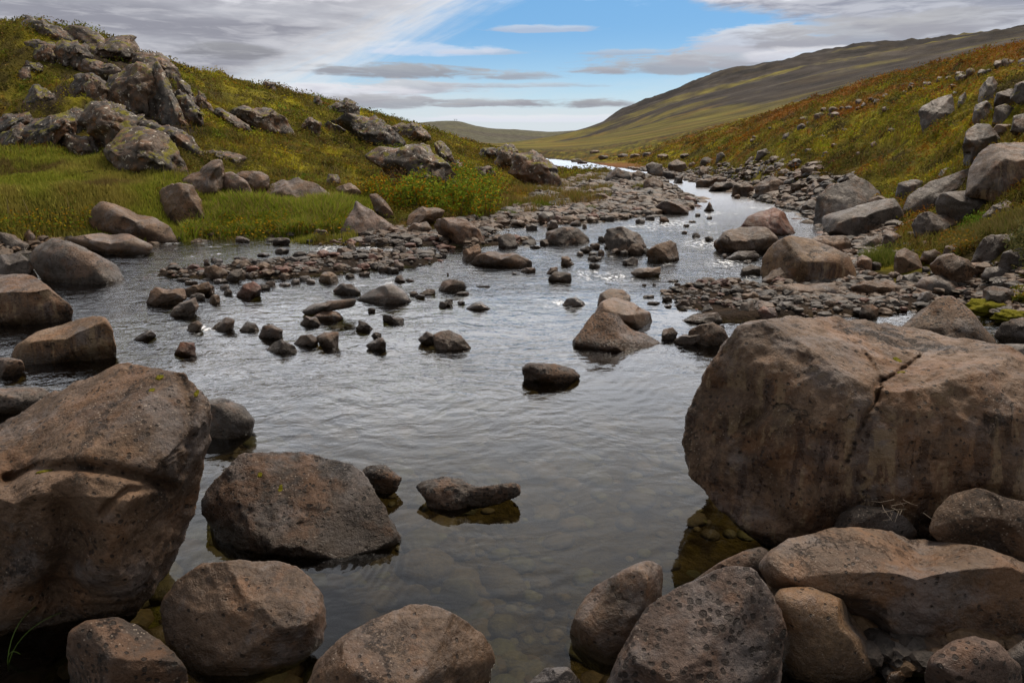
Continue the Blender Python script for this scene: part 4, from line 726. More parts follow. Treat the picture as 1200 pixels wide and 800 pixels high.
# --- lichened outcrop on the left hill
OC = 'rocks of the hill outcrop'
for lab, s, tn, dp, rf in (('rounded lichened rock on the skyline at the top left', '24,32 34,20 50,25 68,32 84,43 75,49 45,47 28,42', 'g', .8, 'topmost skyline rock'), ('broad broken summit block right of the topmost skyline rock', '84,42 95,36 112,35 122,42 150,42 158,52 158,63 135,71 105,66 88,52', 'n', .9, 'broken summit block'),
    ('grey spotted block below the summit block', '68,62 75,50 90,50 105,65 102,79 85,83 70,76', 'g', .9, None), ('small square block left of the grey spotted block', '38,72 42,58 62,56 68,66 66,76 50,78', 'n', .9, None),
    ('flat purplish slab ledge left of the big cliff block', '91,79 105,74 130,77 138,83 126,96 110,98 97,89', 'p', .8, None), ('big rust-and-lichen cliff block in the middle of the outcrop', '121,112 128,90 140,83 160,81 180,79 192,98 194,130 190,143 160,137 133,126', 'n', .8, 'big cliff block'),
    ('domed brown block crowning the cliff', '150,78 165,68 190,67 203,73 213,88 215,99 205,104 188,88 168,82', 'n', .8, None), ('pale leaning pillar slab on the face of the cliff', '179,80 187,79 196,95 207,115 213,131 200,139 191,142 184,110', 'w', .5, 'pale leaning pillar'),
    ('dark wedge at the foot of the pale leaning pillar', '208,116 218,110 230,125 240,141 225,145 212,138', 'd', .8, None), ('spotted rock right of the cliff foot', '222,119 233,108 243,115 249,126 238,131', 'n', .9, None),
    ('big brown block below the cliff, left half of the outcrop foot', '102,147 112,125 125,126 145,133 163,141 166,156 150,162 136,176 121,176 113,161', 'n', .85, 'big brown foot block'), ('tilted brown slab pointing down into the meadow', '140,177 150,160 165,153 185,158 200,170 215,190 223,201 208,205 190,200 165,197 147,192', 'n', .7, 'tilted slab above the meadow'),
    ('dark lichen-speckled ridge above the tilted slab', '154,143 165,138 190,146 210,155 224,166 210,175 195,166 174,157', 'd', .8, None), ('brown lump in the meadow edge left of the tilted slab', '67,169 80,160 100,162 111,176 95,182 74,179', 'n', .9, None),
    ('dark white-spotted mound at the outcrop foot', '28,158 45,145 65,135 80,131 89,140 82,156 60,170 40,170', 'k', .9, None), ('dark low rock at the left edge of the outcrop', '-14,152 5,138 30,132 46,140 35,152 10,158', 'k', .9, None),
    ('dark mossy hump in the upper left heath', '24,120 40,105 55,106 65,120 74,134 50,134 32,132', 'd', .9, None), ('small spotted rock in heath beside the cliff', '84,106 92,92 108,90 121,98 122,108 100,110', 'd', .9, None),
    ('small pale spotted stone high in the left heath', '19,92 24,82 33,81 36,90 30,94', 'g', .9, None), ('low dark rock high in the left heath', '26,84 34,74 46,73 52,82 42,88', 'd', .9, None),
    ('sharp brown wedge right of the outcrop', '251,133 262,130 280,140 299,150 296,157 280,153 264,146', 'n', .8, None), ('brown lichened rock beside the sharp wedge', '269,133 290,126 305,128 325,140 339,152 325,158 298,156', 'n', .8, 'lichened rock beside the wedge'),
    ('low brown ledge above the notched boulder', '221,186 235,179 265,178 281,185 276,192 240,192', 'n', .8, None), ('wide speckled outcrop on the middle of the left hill', '404,146 420,138 440,138 460,150 473,163 470,171 450,170 424,162', 'k', .85, 'wide speckled outcrop'),
    ('craggy pale-spotted rock right of the speckled outcrop', '467,151 482,144 492,147 506,159 500,164 480,162', 'n', .85, None), ('rough crest rock on the left hill skyline', '384,128 392,119 403,119 418,126 421,139 400,138', 'g', .85, None),
    ('tiny upright rock on the left hill skyline', '366,121 369,114 374,113 376,122 371,124', 'g', .9, None), ('moss-capped rock bump on the skyline', '307,105 311,98 321,98 324,106', 'g', .9, None),
    ('brown stub of rock in the middle hill heath', '349,150 356,138 366,136 376,146 372,154', 'n', .85, None), ('small dark ledge left of the speckled outcrop', '379,150 386,143 396,144 404,151 394,154', 'd', .85, None),
    ('long brown ridge rock behind the orange shrub', '447,188 455,178 475,175 500,178 515,185 532,201 549,216 530,224 500,218 478,212 465,198', 'n', .7, 'long brown ridge rock'), ('grey-brown upright rock right above the long ridge', '509,181 511,170 520,172 530,185 535,199 525,197 514,190', 'n', .8, None),
    ('small grey rock in heath right of the long ridge', '531,200 535,190 542,191 548,200 540,203', 'g', .85, None), ('weathered rounded rock in the heath before the mossy tower', '554,208 560,196 570,195 578,204 576,211 562,211', 'p', .85, None),
    ('moss-topped rock tower at the end of the left hill', '583,190 584,175 592,167 600,170 607,180 607,194 590,196', 'n', .9, 'moss-topped rock tower'), ('rusty brown cliff running down to the gravel spit', '600,197 605,180 625,179 640,191 655,204 658,215 640,218 613,212', 'o', .7, 'rusty brown cliff'),
    ('dark broken rock at the left foot of the outcrop', '-4,166 12,146 25,143 38,150 41,161 20,169', 'd', .9, None), ('dark knob between the white-spotted mound and the brown foot block', '70,152 75,138 88,128 100,131 104,142 92,152', 'k', .9, None), ('small grey block left of the purplish ledge', '84,100 88,90 100,88 108,94 104,104 92,106', 'g', .9, None), ('brown ledge between the cliff block and the speckled ridge', '122,152 140,142 165,139 182,147 176,157 150,159', 'n', .8, None),
    ('dark rock at the right toe of the cliff', '196,134 208,130 222,140 233,147 220,151 205,148', 'd', .8, None), ('rock shoulder joining the summit block and the domed block', '146,62 160,58 176,64 182,75 165,80 150,74', 'n', .8, None), ('low flat stone under the topmost skyline rock', '30,50 45,46 60,51 54,61 38,60', 'g', .8, None), ('brown rock between the purplish ledge and the cliff block', '98,100 116,96 129,104 125,119 106,119', 'n', .8, None), ('narrow rock step at the right end of the cliff top', '211,97 222,104 229,117 220,126 212,113', 'n', .8, None),
    ('low dark rock left of the moss-topped tower', '559,183 566,174 576,173 583,180 578,185', 'd', .85, None)):
    r_ = pp = np.array(P_(s)); pc = pp.mean(0); pp = pc + (pp - pc) * 1.34
    rock('rock', lab, 'rock', pp, 'l', tn, dp, 3.2, 1.2, .10, 12, group=OC, ref=rf, push=.5, lum=.66, sm=1.0, jag=.24)

# --- smaller stones: boxes read off the photograph, each with its own uneven outline
TRACED = list(ROCKS); ORD = ['nearest', 'second', 'third', 'fourth', 'fifth', 'sixth']; used_lab = {}
def auto_label(px, py, tint, noun, gname):
    word = TINT[tint][1]; best = None
    for r in TRACED:
        if not r['ref']: continue
        dx, dy = px - r['cx'], (py - r['cy']) * 2.2
        d = math.hypot(max(0, abs(dx) - r['w'] * .5), max(0, abs(dy) - r['h'] * 1.1)) + 1e-3
        if best is None or d < best[0]: best = (d, r, dx, dy)
    _, r, dx, dy = best
    side = ('left of' if dx < 0 else 'right of') if abs(dx) / (r['w'] + 8) > abs(dy) / (r['h'] * 2.2 + 8) else ('behind' if dy < 0 else 'in front of')
    return word, side, r['ref'], math.hypot(dx, dy)
def rand_outline(rng, x0, y0, x1, y1):
    n = rng.integers(7, 11); th = np.sort((np.arange(n) + rng.uniform(-.33, .33, n)) / n * 6.283)
    cx, cy, a, b = (x0 + x1) / 2, (y0 + y1) / 2, (x1 - x0) / 2, (y1 - y0) / 2
    r = rng.uniform(.86, 1.1, n) / (np.abs(np.cos(th)) ** 2.6 + np.abs(np.sin(th)) ** 2.6) ** (1 / 2.6)
    return [(cx + a * k * math.cos(t_), cy + b * k * math.sin(t_)) for k, t_ in zip(r, th)]
PEND = []
def stones(s, group, noun='stone', mat='b', z0=None):
    for e in s.split():
        tint = e[0]; x0, y0, x1, y1 = (float(v) for v in e[1:].split(','))
        rng = np.random.default_rng(int(x0 * 31 + y0 * 7) + 3)
        m_ = 's' if (mat == 'b' and rng.random() < .25) else mat
        r = rock(noun, None, noun, rand_outline(rng, x0, y0, x1, y1), m_, tint, rng.uniform(.75, 1.0), rng.uniform(2.3, 3.2), 1.2, .05, 6, z0=z0, group=group, lum=.9)
        PEND.append((r, tint, noun, group))
# the shoal on the left
stones('d245,301,255,308 g250,302,262,310 k238,303,246,312 g225,314,236,320 n232,318,240,326 d213,312,238,315 g205,325,224,330 n216,328,232,334 g222,342,240,352 n240,332,252,346 t245,344,259,356 g250,326,268,332 d256,332,270,339 g262,338,272,346 n270,308,286,316 d272,300,292,306 '
       'g284,302,300,309 n290,314,304,322 d284,318,298,326 r298,308,314,316 n305,302,322,309 t320,314,341,322 g310,318,322,325 d326,320,336,328 n338,310,352,317 r340,308,361,318 g350,322,364,330 n354,316,366,323 d362,304,378,311 g330,300,346,307 n346,296,364,303 d300,296,318,301 g322,290,340,297 '
       'n358,326,370,333 g340,326,352,334 d326,330,342,336 n310,328,324,336 d300,332,316,340 g398,308,412,317 n410,312,424,320 d424,306,440,315 n436,298,450,306 g442,310,458,319 d452,312,468,321 n420,318,434,324 g392,302,404,308 n448,302,464,309 d462,306,474,316 g404,320,416,326',
       'stones of the left shoal', z0=.0)
stones('d460,288,476,296 n478,290,492,298 d484,282,496,288 g500,290,512,296 d512,296,524,302 n494,276,506,283 n515,292,525,298 d440,282,456,288 g425,276,440,284 n365,268,385,280 d340,266,358,274 g300,264,320,272 n270,268,284,276 g275,276,292,284 n242,272,252,279 d320,278,342,288 n376,262,392,270',
       'stones below the left bank')
stones('d430,360,440,366 g475,326,488,330 n480,340,490,347 d486,344,498,350 g514,352,524,360 d536,352,545,357 g533,341,550,346 d558,334,575,337 n523,319,526,323 d600,318,607,322 n610,313,628,320 d690,308,704,315 g688,299,707,306 n674,294,684,300 d690,294,700,300 n700,292,709,300 g708,284,716,292 '
       'n690,284,704,292 d680,288,694,296 g700,276,714,284 n715,290,726,298 d726,292,738,299 n632,279,644,288 g605,277,618,285 d620,287,634,291 n682,262,688,268 d752,290,762,297 g756,296,764,300 d753,345,768,349 n775,346,788,353 d757,353,775,357 g780,327,796,331 d790,331,798,335 d764,331,770,335 n752,332,758,335 '
       'n806,333,818,340 d803,338,819,346 g800,344,816,351 d798,340,806,346 g810,348,820,353 d843,342,855,349 g866,330,880,336 n852,330,862,337 d868,334,882,341 g880,338,894,346 n894,344,908,350 d906,342,920,349 g918,346,934,352 n934,346,948,353 d846,270,856,276 g825,276,836,283 d811,272,821,279 n798,270,806,274 '
       'd800,262,808,266 d828,253,835,257 g814,249,821,254 n806,258,816,261 d846,296,852,303 g870,304,882,309 d778,356,788,360 n843,356,857,362 d852,364,864,371 g838,380,850,386',
       'stones standing in the stream', z0=.0)
# gravel spit
stones('n600,258,616,266 d640,246,656,254 g630,248,650,262 n656,252,672,261 d668,258,682,265 n676,244,690,252 g700,238,716,246 d712,236,728,243 n690,236,702,242 r740,242,752,250 g744,238,760,246 n722,250,738,257 d756,252,768,258 n640,258,654,270 d616,262,630,270 g704,252,720,259 n688,254,702,261 '
       'd668,216,688,224 n694,226,712,238 g640,219,654,225 d650,228,664,236 n728,226,742,232 g744,226,758,232 d770,226,784,232 n760,232,774,237 g784,218,794,223 d792,222,802,226 d744,256,756,262 n770,254,784,261 g730,242,742,248 n660,238,674,245',
       'stones of the gravel spit')
# right bank rubble
stones('n1062,270,1078,280 d1055,284,1070,293 n1078,282,1092,291 g1044,292,1060,300 d1024,292,1040,301 n1016,318,1030,327 g1022,322,1044,330 n1040,318,1056,326 d1020,306,1034,318 g1068,318,1082,326 d1080,312,1092,320 n1122,276,1136,285 g1134,286,1146,293 d1064,292,1078,300 n960,332,978,340 g978,326,992,334 n990,322,1004,332 '
       'd1136,330,1152,340 g1145,326,1160,333 n1130,340,1146,348 d1104,346,1118,352 g1180,330,1195,338 n1000,270,1012,278 g920,348,940,356 d950,350,966,358 n966,352,982,360 g984,356,1000,362 d1030,350,1046,358 n1046,346,1060,352 g1092,346,1104,352 n1062,256,1072,264',
       'stones of the right bank')
# far bank and slope
stones('n865,211,875,217 g858,204,868,210 d876,190,886,196 n852,196,864,203 g838,198,850,205 d846,190,856,195 n806,190,816,196 g796,180,808,186 n770,180,786,187 d752,178,764,184 n738,180,750,185 g724,180,736,185 d700,182,714,187 n690,176,704,180 g668,186,682,190 d676,189,690,192 n694,199,702,201 k704,196,712,199 k670,194,678,198 '
       'n924,236,936,244 d930,224,942,232 g912,232,924,238 n900,228,912,234 d870,226,880,231 n860,228,868,233 g910,186,922,192 d925,180,934,185 n974,168,984,173 g942,174,952,180 d1000,178,1010,184 n1020,166,1030,172 g985,150,994,156 d960,158,970,164 n1040,150,1050,156',
       'rocks on the right bank and slope', 'rock', 'm')
cnt = {}
for r, tint, noun, group in PEND:
    w_, side, rf_, d = auto_label(r['cx'], r['cy'], tint, noun, group); cnt.setdefault((w_, noun, side, rf_), []).append((d, r))
for (w_, noun, side, rf_), lst in cnt.items():
    lst.sort(key=lambda q_: q_[0])
    for i, (d, r) in enumerate(lst):
        if len(lst) == 1: lb = f'small {w_} {noun} just {side} the {rf_}'
        elif i < len(ORD): lb = f'small {w_} {noun} {side} the {rf_}, the {ORD[i]} of them to it' if i == 0 else f'small {w_} {noun} {side} the {rf_}, {ORD[i]} nearest to it'
        else: lb = f'small {w_} {noun} {side} the {rf_}, further out than the others'
        r['o']['label'] = lb.replace(', the nearest of them to it', ', nearest to it')
# rubble belt high on the right slope
rng = np.random.default_rng(77); nb = 0
for i in range(46):
    f = rng.random() ** .8; x = 870 + 340 * f; yl = np.interp(x, [840, 900, 1000, 1100, 1200], [166, 151, 118, 92, 70]); y = yl + abs(rng.normal()) * 8 - 1; s = rng.uniform(2.5, 6) * (.8 + .7 * f)
    if y < 30: continue
    tn = rng.choice(list('gggnn'))
    rock('rock', 'small grey rock in the rubble band along the crest of the right slope', 'rock', rand_outline(rng, x - s, y - s * .7, x + s, y + s * .6), 'm', str(tn), .9, 2.8, 1.2, .06, 5, group='rubble band on the right slope', lum=.8)

# --- loose gravel and bed cobbles nobody could count
def pebbles(name, n, inside, smin, smax, tints, zoff=.25, seed=1, arng=(-42, 42), rr=(6, 45), lev=2, smooth=False, jit=.17):
    rng = np.random.default_rng(seed); base, fa = ico(lev); out_v = []; out_c = []; need = n; got = 0
    X, Y = [], []
    while got < n:
        a = np.radians(rng.uniform(*arng, 60000)); r = np.exp(rng.uniform(math.log(rr[0]), math.log(rr[1]), 60000)); x, y = r * np.sin(a), r * np.cos(a)
        k = inside(x, y) > rng.random(60000); X.append(x[k]); Y.append(y[k]); got += k.sum()
        if k.sum() < 20: break
    x, y = np.concatenate(X)[:n], np.concatenate(Y)[:n]; n = len(x)
    s = smin * (smax / smin) ** (rng.random(n) ** 2.2) * np.clip(np.hypot(x, y) / 11, .6, 1.9); z = H(x, y)
    sh = base[None] * (1 + jit * rng.normal(size=(n, len(base), 1)).clip(-1.3, 1.3)) * np.stack([rng.uniform(.8, 1.4, n), rng.uniform(.8, 1.3, n), rng.uniform(.35, .75, n)], 1)[:, None]
    th = rng.uniform(0, 6.283, n); c_, s_ = np.cos(th)[:, None], np.sin(th)[:, None]
    vx = (sh[..., 0] * c_ - sh[..., 1] * s_) * s[:, None] + x[:, None]; vy = (sh[..., 0] * s_ + sh[..., 1] * c_) * s[:, None] + y[:, None]
    vz = sh[..., 2] * s[:, None] + (z + zoff * s)[:, None]
    tt_ = np.array([TINT[k][0] for k in tints]) if isinstance(tints, str) else np.array(tints); cc = tt_[rng.integers(0, len(tt_), n)] * rng.uniform(.35, .75, (n, 1))
    co = np.stack([vx, vy, vz], -1).reshape(-1, 3); fc = (fa[None] + (np.arange(n) * len(base))[:, None, None]).reshape(-1, 3)
    o = mesh_obj(name, co, fc, M_PEB, smooth=smooth, colors=np.repeat(cc, len(base), 0)); tag(o, kind='stuff'); return o
M_PEB, t, out = new_mat('pebble_stone'); at2 = t.n('ShaderNodeAttribute', attribute_name='Col'); geo = t.n('ShaderNodeNewGeometry')
pn_ = t.noise(geo.outputs['Position'], 30, 6, .7); pc_ = t.mix(t.ss(pn_, .35, .65), t.mix(1.0, at2.outputs['Color'], (.6, .6, .6, 1), 'MULTIPLY'), t.mix(1.0, at2.outputs['Color'], (1.3, 1.3, 1.3, 1), 'MULTIPLY'))
principled(t, out, pc_, .6, t.bump(pn_, .6, .02), .4)
def on_bar(x, y):
    z = H(x, y); px, py = project(x, y, z); d = pip(px, py, bar); s_ = poly_sd(x, y, poly)
    d2 = pip(px, py, meadow)
    return np.where((y > 0) & (d2 > -2) & (((d < 0) & (s_ > -.05)) | ((s_ > -.06) & (s_ < .8 * np.clip(np.hypot(x, y) / 12, .6, 2)))), 1.0, 0) * np.where((px < 420) & (px > 225) & (s_ > .15), .1, 1)
def on_shoal(x, y):
    z = H(x, y); return ((z > -.09) & (z < .1) & (poly_sd(x, y, poly) < .2)) * 1.0
def on_bed(x, y):
    return (H(x, y) < -.1) * 1.0
g1 = pebbles('gravel', 14000, on_bar, .018, .115, 'nnnndgdo', .15, 5, (-40, 42), (6, 48)); g1['label'] = 'loose brown and grey gravel along both banks and on the spit'
g2 = pebbles('shoal_gravel', 2400, on_shoal, .022, .11, 'nnggdr', .3, 6, (-40, 40), (6.5, 24)); g2['label'] = 'wet gravel breaking the surface on the shoals'
g3 = pebbles('riverbed_cobbles', 2400, on_bed, .04, .19, [(.085, .062, .028), (.075, .075, .022), (.08, .055, .03), (.09, .08, .04)], -.05, 7, (-44, 44), (1.2, 11), 3, True, .05); g3['label'] = 'brown and olive cobbles under the clear water of the pool'

g4 = pebbles('pile_gravel', 900, lambda x, y: ((H(x, y) > -.16) & (poly_sd(x, y, poly) < .5)) * 1.0, .03, .10, 'nngdt', .3, 8, (-44, 44), (1.3, 4.2)); g4['label'] = 'small stones lodged in the gaps between the near boulders'
# ------------------------------------------------------------------ vegetation
def sample(n, mask, rr, arng=(-41, 41), seed=1):
    rng = np.random.default_rng(seed); X, Y = [], []; got = 0; it = 0
    while got < n and it < 60:
        a = np.radians(rng.uniform(*arng, 80000)); r = np.exp(rng.uniform(math.log(rr[0]), math.log(rr[1]), 80000)); x, y = r * np.sin(a), r * np.cos(a)
        k = mask(x, y) > rng.random(80000); X.append(x[k]); Y.append(y[k]); got += k.sum(); it += 1
    x, y = np.concatenate(X)[:n], np.concatenate(Y)[:n]; return x, y, H(x, y), rng
def blades_geo(x, y, z, hgt, wid, colr, rng, lean=.45):
    n = len(x); th = rng.uniform(0, 6.283, n); lx, ly = np.cos(th), np.sin(th); ph = rng.uniform(0, 6.283, n)
    le = hgt * rng.uniform(.05, lean, n); wx_, wy_ = np.cos(ph) * wid / 2, np.sin(ph) * wid / 2
    b = np.stack([x, y, z - .02], 1); a0 = b + np.stack([-wx_, -wy_, 0 * z], 1); a1 = b + np.stack([wx_, wy_, 0 * z], 1)
    mid = b + np.stack([lx * le * .35, ly * le * .35, hgt * .6], 1); m0 = mid - np.stack([wx_, wy_, 0 * z], 1) * .7; m1 = mid + np.stack([wx_, wy_, 0 * z], 1) * .7
    tip = b + np.stack([lx * le, ly * le, hgt], 1)
    co = np.stack([a0, a1, m1, m0, tip], 1).reshape(-1, 3); o = (np.arange(n) * 5)[:, None]
    fa = np.concatenate([o + [0, 1, 2], o + [0, 2, 3], o + [3, 2, 4]]); return co, fa, np.repeat(colr, 5, 0)
def leaves_geo(x, y, z, size, colr, rng, flat=.6):
    n = len(x); u = rng.normal(size=(n, 3)); u[:, 2] *= flat; u /= np.linalg.norm(u, axis=1)[:, None]
    w = np.cross(u, rng.normal(size=(n, 3))); w /= np.linalg.norm(w, axis=1)[:, None]
    c = np.stack([x, y, z], 1); s = size[:, None]
    co = np.stack([c - u * s, c + w * s * .45 + u * s * .1, c + u * s, c - w * s * .45 + u * s * .1], 1).reshape(-1, 3)
    o = (np.arange(n) * 4)[:, None]; return co, np.concatenate([o + [0, 1, 2], o + [0, 2, 3]]), np.repeat(colr, 4, 0)
def pick(cols, rng, n, jit=.25):
    c = np.array(cols)[rng.integers(0, len(cols), n)]; return c * rng.uniform(1 - jit, 1 + jit, (n, 1))
def gmask(x, y):      # bright meadow
    px, py = project(x, y, H(x, y)); return sstep(6, -6, pip(px, py, meadow) + 12 * fbm2(x, y, .35, 3, 11)) * (y > 0) * (np.hypot(x, y) < 22)
rim = [(212, 284), (225, 262), (262, 236), (300, 240), (400, 238), (418, 244), (412, 274), (330, 281)]
def rimmask(x, y):
    px, py = project(x, y, H(x, y)); return sstep(2, -3, pip(px, py, rim)) * (y > 0)
x, y, z, rng = sample(90000, gmask, (10.5, 21), (-42, -10), 41)
nz = fbm2(x, y, .5, 4, 51); hg = (.05 + .09 * rng.random(len(x))) * (1 + .7 * nz)
cl = cmix(pick([(.22, .24, .032), (.26, .25, .04), (.17, .20, .028)], rng, len(x)), (.27, .22, .06), sstep(.0, .35, nz) * .8)
cl = cmix(cl, (.11, .065, .035), sstep(.12, .35, fbm2(x, y, .9, 3, 52)) * .75)
g = mesh_obj('meadow_grass', *blades_geo(x, y, z, hg, .012 + .008 * rng.random(len(x)), cl, rng)[:2], MV, smooth=False, colors=np.repeat(cl, 5, 0)); tag(g, 'short green grass on the left bank', kind='stuff')
x, y, z, rng = sample(52000, rimmask, (10.8, 17), (-30, -10), 42)
hg = (.08 + .22 * rng.random(len(x)) ** 1.5) * (1 + 1.0 * fbm2(x, y, 1.3, 3, 53)); cl = pick([(.19, .27, .022), (.24, .30, .028), (.29, .30, .04), (.30, .24, .09), (.25, .2, .07), (.12, .16, .02)], rng, len(x))
g = mesh_obj('bank_grass', *blades_geo(x, y, z, hg, .011 + .008 * rng.random(len(x)), cl, rng, .7)[:2], MV, smooth=False, colors=np.repeat(cl, 5, 0)); tag(g, 'long bright green grass overhanging the left water edge', kind='stuff')
# flowers and low leaves at the water edge of the grass
edge = [(0, 276), (0, 262), (60, 258), (130, 252), (100, 276), (55, 283)]; edge2 = [(214, 284), (226, 262), (300, 262), (418, 250), (412, 278), (300, 284)]
def emask(x, y):
    px, py = project(x, y, H(x, y)); return np.maximum(sstep(2, -3, pip(px, py, edge)) * .5, sstep(2, -3, pip(px, py, edge2))) * (y > 0)
x, y, z, rng = sample(9000, emask, (10.5, 14), (-40, -10), 43)
cl = pick([(.10, .14, .012), (.08, .11, .012), (.30, .20, .012), (.28, .15, .012), (.09, .12, .015)], rng, len(x))
g = mesh_obj('bank_herbs', *leaves_geo(x, y, z + rng.uniform(.03, .22, len(x)), rng.uniform(.015, .032, len(x)), cl, rng)[:2], MV, smooth=False, colors=np.repeat(cl, 4, 0)); tag(g, 'small yellow and green leaves along the grassy water edge', kind='stuff')
# heath of the hill and the right slope
def hmask(x, y):
    z = H(x, y); px, py = project(x, y, z); s_ = poly_sd(x, y, poly)
    return ((s_ > .9) & (z > .12)) * (1 - .65 * (sstep(4, -8, pip(px, py, crag)) * (np.hypot(x, y) < 32))) * (1 - gmask(x, y) * .9) * (pip(px, py, bar) > 2) * (.35 + .65 * sstep(-.25, .15, fbm2(x, y, 1.1, 4, 2)))
x, y, z, rng = sample(150000, hmask, (9, 75), (-42, 42), 44)
cxx, cyy, czz, rng = sample(9000, lambda x, y: hmask(x, y) * sstep(-.3, .2, fbm2(x, y, .5, 3, 72)), (9, 60), (-42, 42), 48)      # tussocks and cushions
ci = rng.integers(0, len(cxx), 210000); cr_ = (.10 + .26 * rng.random(len(cxx)) ** 2) * np.clip(np.hypot(cxx, cyy) / 18, .8, 1.8); cr_ = cr_[ci]
du = rng.normal(size=(len(ci), 3)); du /= np.linalg.norm(du, axis=1)[:, None]; du[:, 2] = np.abs(du[:, 2])
tx, ty = cxx[ci] + du[:, 0] * cr_, cyy[ci] + du[:, 1] * cr_; tzo = du[:, 2] * cr_ * .5
x = np.concatenate([x, tx]); y = np.concatenate([y, ty]); z = H(x, y); zo = np.concatenate([rng.uniform(0, .08, 150000), tzo])
cj = np.array([1.0, 1, 1]) + rng.normal(0, .16, (len(cxx), 3)); cj = np.concatenate([np.ones((150000, 3)), cj[ci] * rng.uniform(.8, 1.2, (len(cxx), 1))[ci]])
az_ = np.arctan2(x, y); rt = sstep(-.12, .3, az_ - .09); rr_ = np.hypot(x, y)
na, nb_, nc = fbm2(x, y, .35, 5, 11), fbm2(x, y, 1.6, 4, 12), fbm2(x, y, .16, 5, 13)
cl = pick([(.12, .11, .016), (.085, .08, .015), (.145, .12, .018)], rng, len(x), .35)
cl = cmix(cl, (.25, .22, .018), sstep(.0, .28, nb_) * .85); upz = sstep(.9, 3.2, z) * rt
ne_ = fbm2(x, y, .55, 4, 15); cl = cmix(cl, (.29, .255, .018), sstep(.06, .24, ne_) * .85); cl = cmix(cl, (.20, .078, .014), sstep(.02, .24, nc * .8 + .5 * fbm2(x, y, 4.5, 3, 14) + .4 * nb_ + .16 * upz - .02) * (.5 + .4 * rt)); cl = cmix(cl, (.045, .035, .015), sstep(.10, .28, -nb_) * .7)
cl = cmix(cl, (.055, .045, .015), sstep(.06, .26, fbm2(x, y, .27, 4, 16)) * .6)
cl = cmix(cl, (.2, .15, .05), (rng.random(len(x)) < .07) * 1.0); cl = cmix(cl, (.10, .15, .016), sstep(.1, .3, fbm2(x, y, .5, 3, 61)) * .5 * (az_ < -.1))
sz = (.011 + .0009 * rr_) * rng.uniform(.6, 1.5, len(x))
g = mesh_obj('heath_cover', *leaves_geo(x, y, z + zo + .01, sz, np.clip(cl * cj, .005, .6), rng, .8)[:2], MV, smooth=False, colors=np.repeat(np.clip(cl * cj, .005, .6), 4, 0)); tag(g, 'mossy olive, yellow and rust-coloured heath on hill and slope', kind='stuff')
x, y, z, rng = sample(60000, lambda x, y: hmask(x, y) * sstep(-.1, .2, fbm2(x, y, .8, 3, 71)), (9, 40), (-42, 42), 45)
cl = pick([(.16, .14, .03), (.2, .165, .055), (.13, .135, .02), (.18, .105, .03)], rng, len(x)); rr_ = np.hypot(x, y)
g = mesh_obj('heath_grass', *blades_geo(x, y, z, rng.uniform(.06, .2, len(x)), .006 + .0006 * rr_, cl, rng, .7)[:2], MV, smooth=False, colors=np.repeat(cl, 5, 0)); tag(g, 'thin dry grass among the heath', kind='stuff')

def tube(pts, r0, r1, k=5):
    pts = np.array(pts, float); n = len(pts); co = []; fa = []
    for i, p_ in enumerate(pts):
        d = pts[min(i + 1, n - 1)] - pts[max(i - 1, 0)]; d /= np.linalg.norm(d) + 1e-9
        a = np.cross(d, (.3, .5, .8)); a /= np.linalg.norm(a); b = np.cross(d, a); r = r0 + (r1 - r0) * i / (n - 1)
        for j in range(k): co.append(p_ + r * (a * math.cos(6.283 * j / k) + b * math.sin(6.283 * j / k)))
    for i in range(n - 1):
        for j in range(k): fa.append([i * k + j, i * k + (j + 1) % k, (i + 1) * k + (j + 1) % k, (i + 1) * k + j])
    return np.array(co), np.array(fa)
def merge(parts):
    co, fa, o = [], [], 0
    for c, f in parts: co.append(c); fa.append(f + o); o += len(c)
    return np.concatenate(co), np.concatenate(fa)
def empty(name, loc, label, cat, group=None):
    o = bpy.data.objects.new(name, None); C.objects.link(o); o.location = loc; o.empty_display_size = .1; return tag(o, label, cat, group)
def shrub(name, label, region, n_stem, n_leaf, hgt, lsize, cols, seed, leafname='foliage', group=None, stems=True, rr=(5, 30), spread=.25, bare=None):
    """a plant that grows from the ground inside a region: twiggy stems and leaves along them"""
    rng = np.random.default_rng(seed); X = []
    ar = np.array(region, float); lo, hi = ar.min(0), ar.max(0); k = 0
    while len(X) < n_stem and k < 4000:
        k += 1; px, py = rng.uniform(lo[0], hi[0]), rng.uniform(lo[1], hi[1])
        if pip(np.array([px]), np.array([py]), region)[0] > 0: continue
        p_, _ = hit(px, py); X.append(p_)
    X = np.array(X); base = X.mean(0); root = empty(name, base, label, 'shrub', group)
    parts, lx, lc = [], [], []
    for p_ in X:
        h = hgt * rng.uniform(.6, 1.15); d = rng.normal(0, spread, 2) * h; mid_ = rng.normal(0, .06, 2) * h
        P0 = p_ - base + (0, 0, -.03); P1 = P0 + (d[0] * .4 + mid_[0], d[1] * .4 + mid_[1], h * .55); P2 = P0 + (d[0], d[1], h)
        parts.append(tube([P0, P1, P2], .006 * hgt / .5 + .002, .002, 4))
        m = int(n_leaf / n_stem); f = rng.uniform(.12, 1.05, m) ** .8
        q = np.where((f < .55)[:, None], P0 + (P1 - P0) * (f / .55)[:, None], P1 + (P2 - P1) * ((f - .55) / .45)[:, None]) + rng.normal(0, .11 * h + .01, (m, 3)) * (1, 1, .6)
        lx.append(q); warm = rng.random() ** 1.5; cc = pick(cols, rng, m); lc.append(cc)
    if stems:
        co, fa = merge(parts); tag(mesh_obj('stems', co, fa, M_TWIG, root), kind='stuff')
    q = np.concatenate(lx); cl = np.concatenate(lc)
    co, fa, c4 = leaves_geo(q[:, 0], q[:, 1], q[:, 2], lsize * rng.uniform(.6, 1.3, len(q)), cl, rng, .8)
    mesh_obj(leafname, co, fa, MV, root, smooth=False, colors=c4); return root
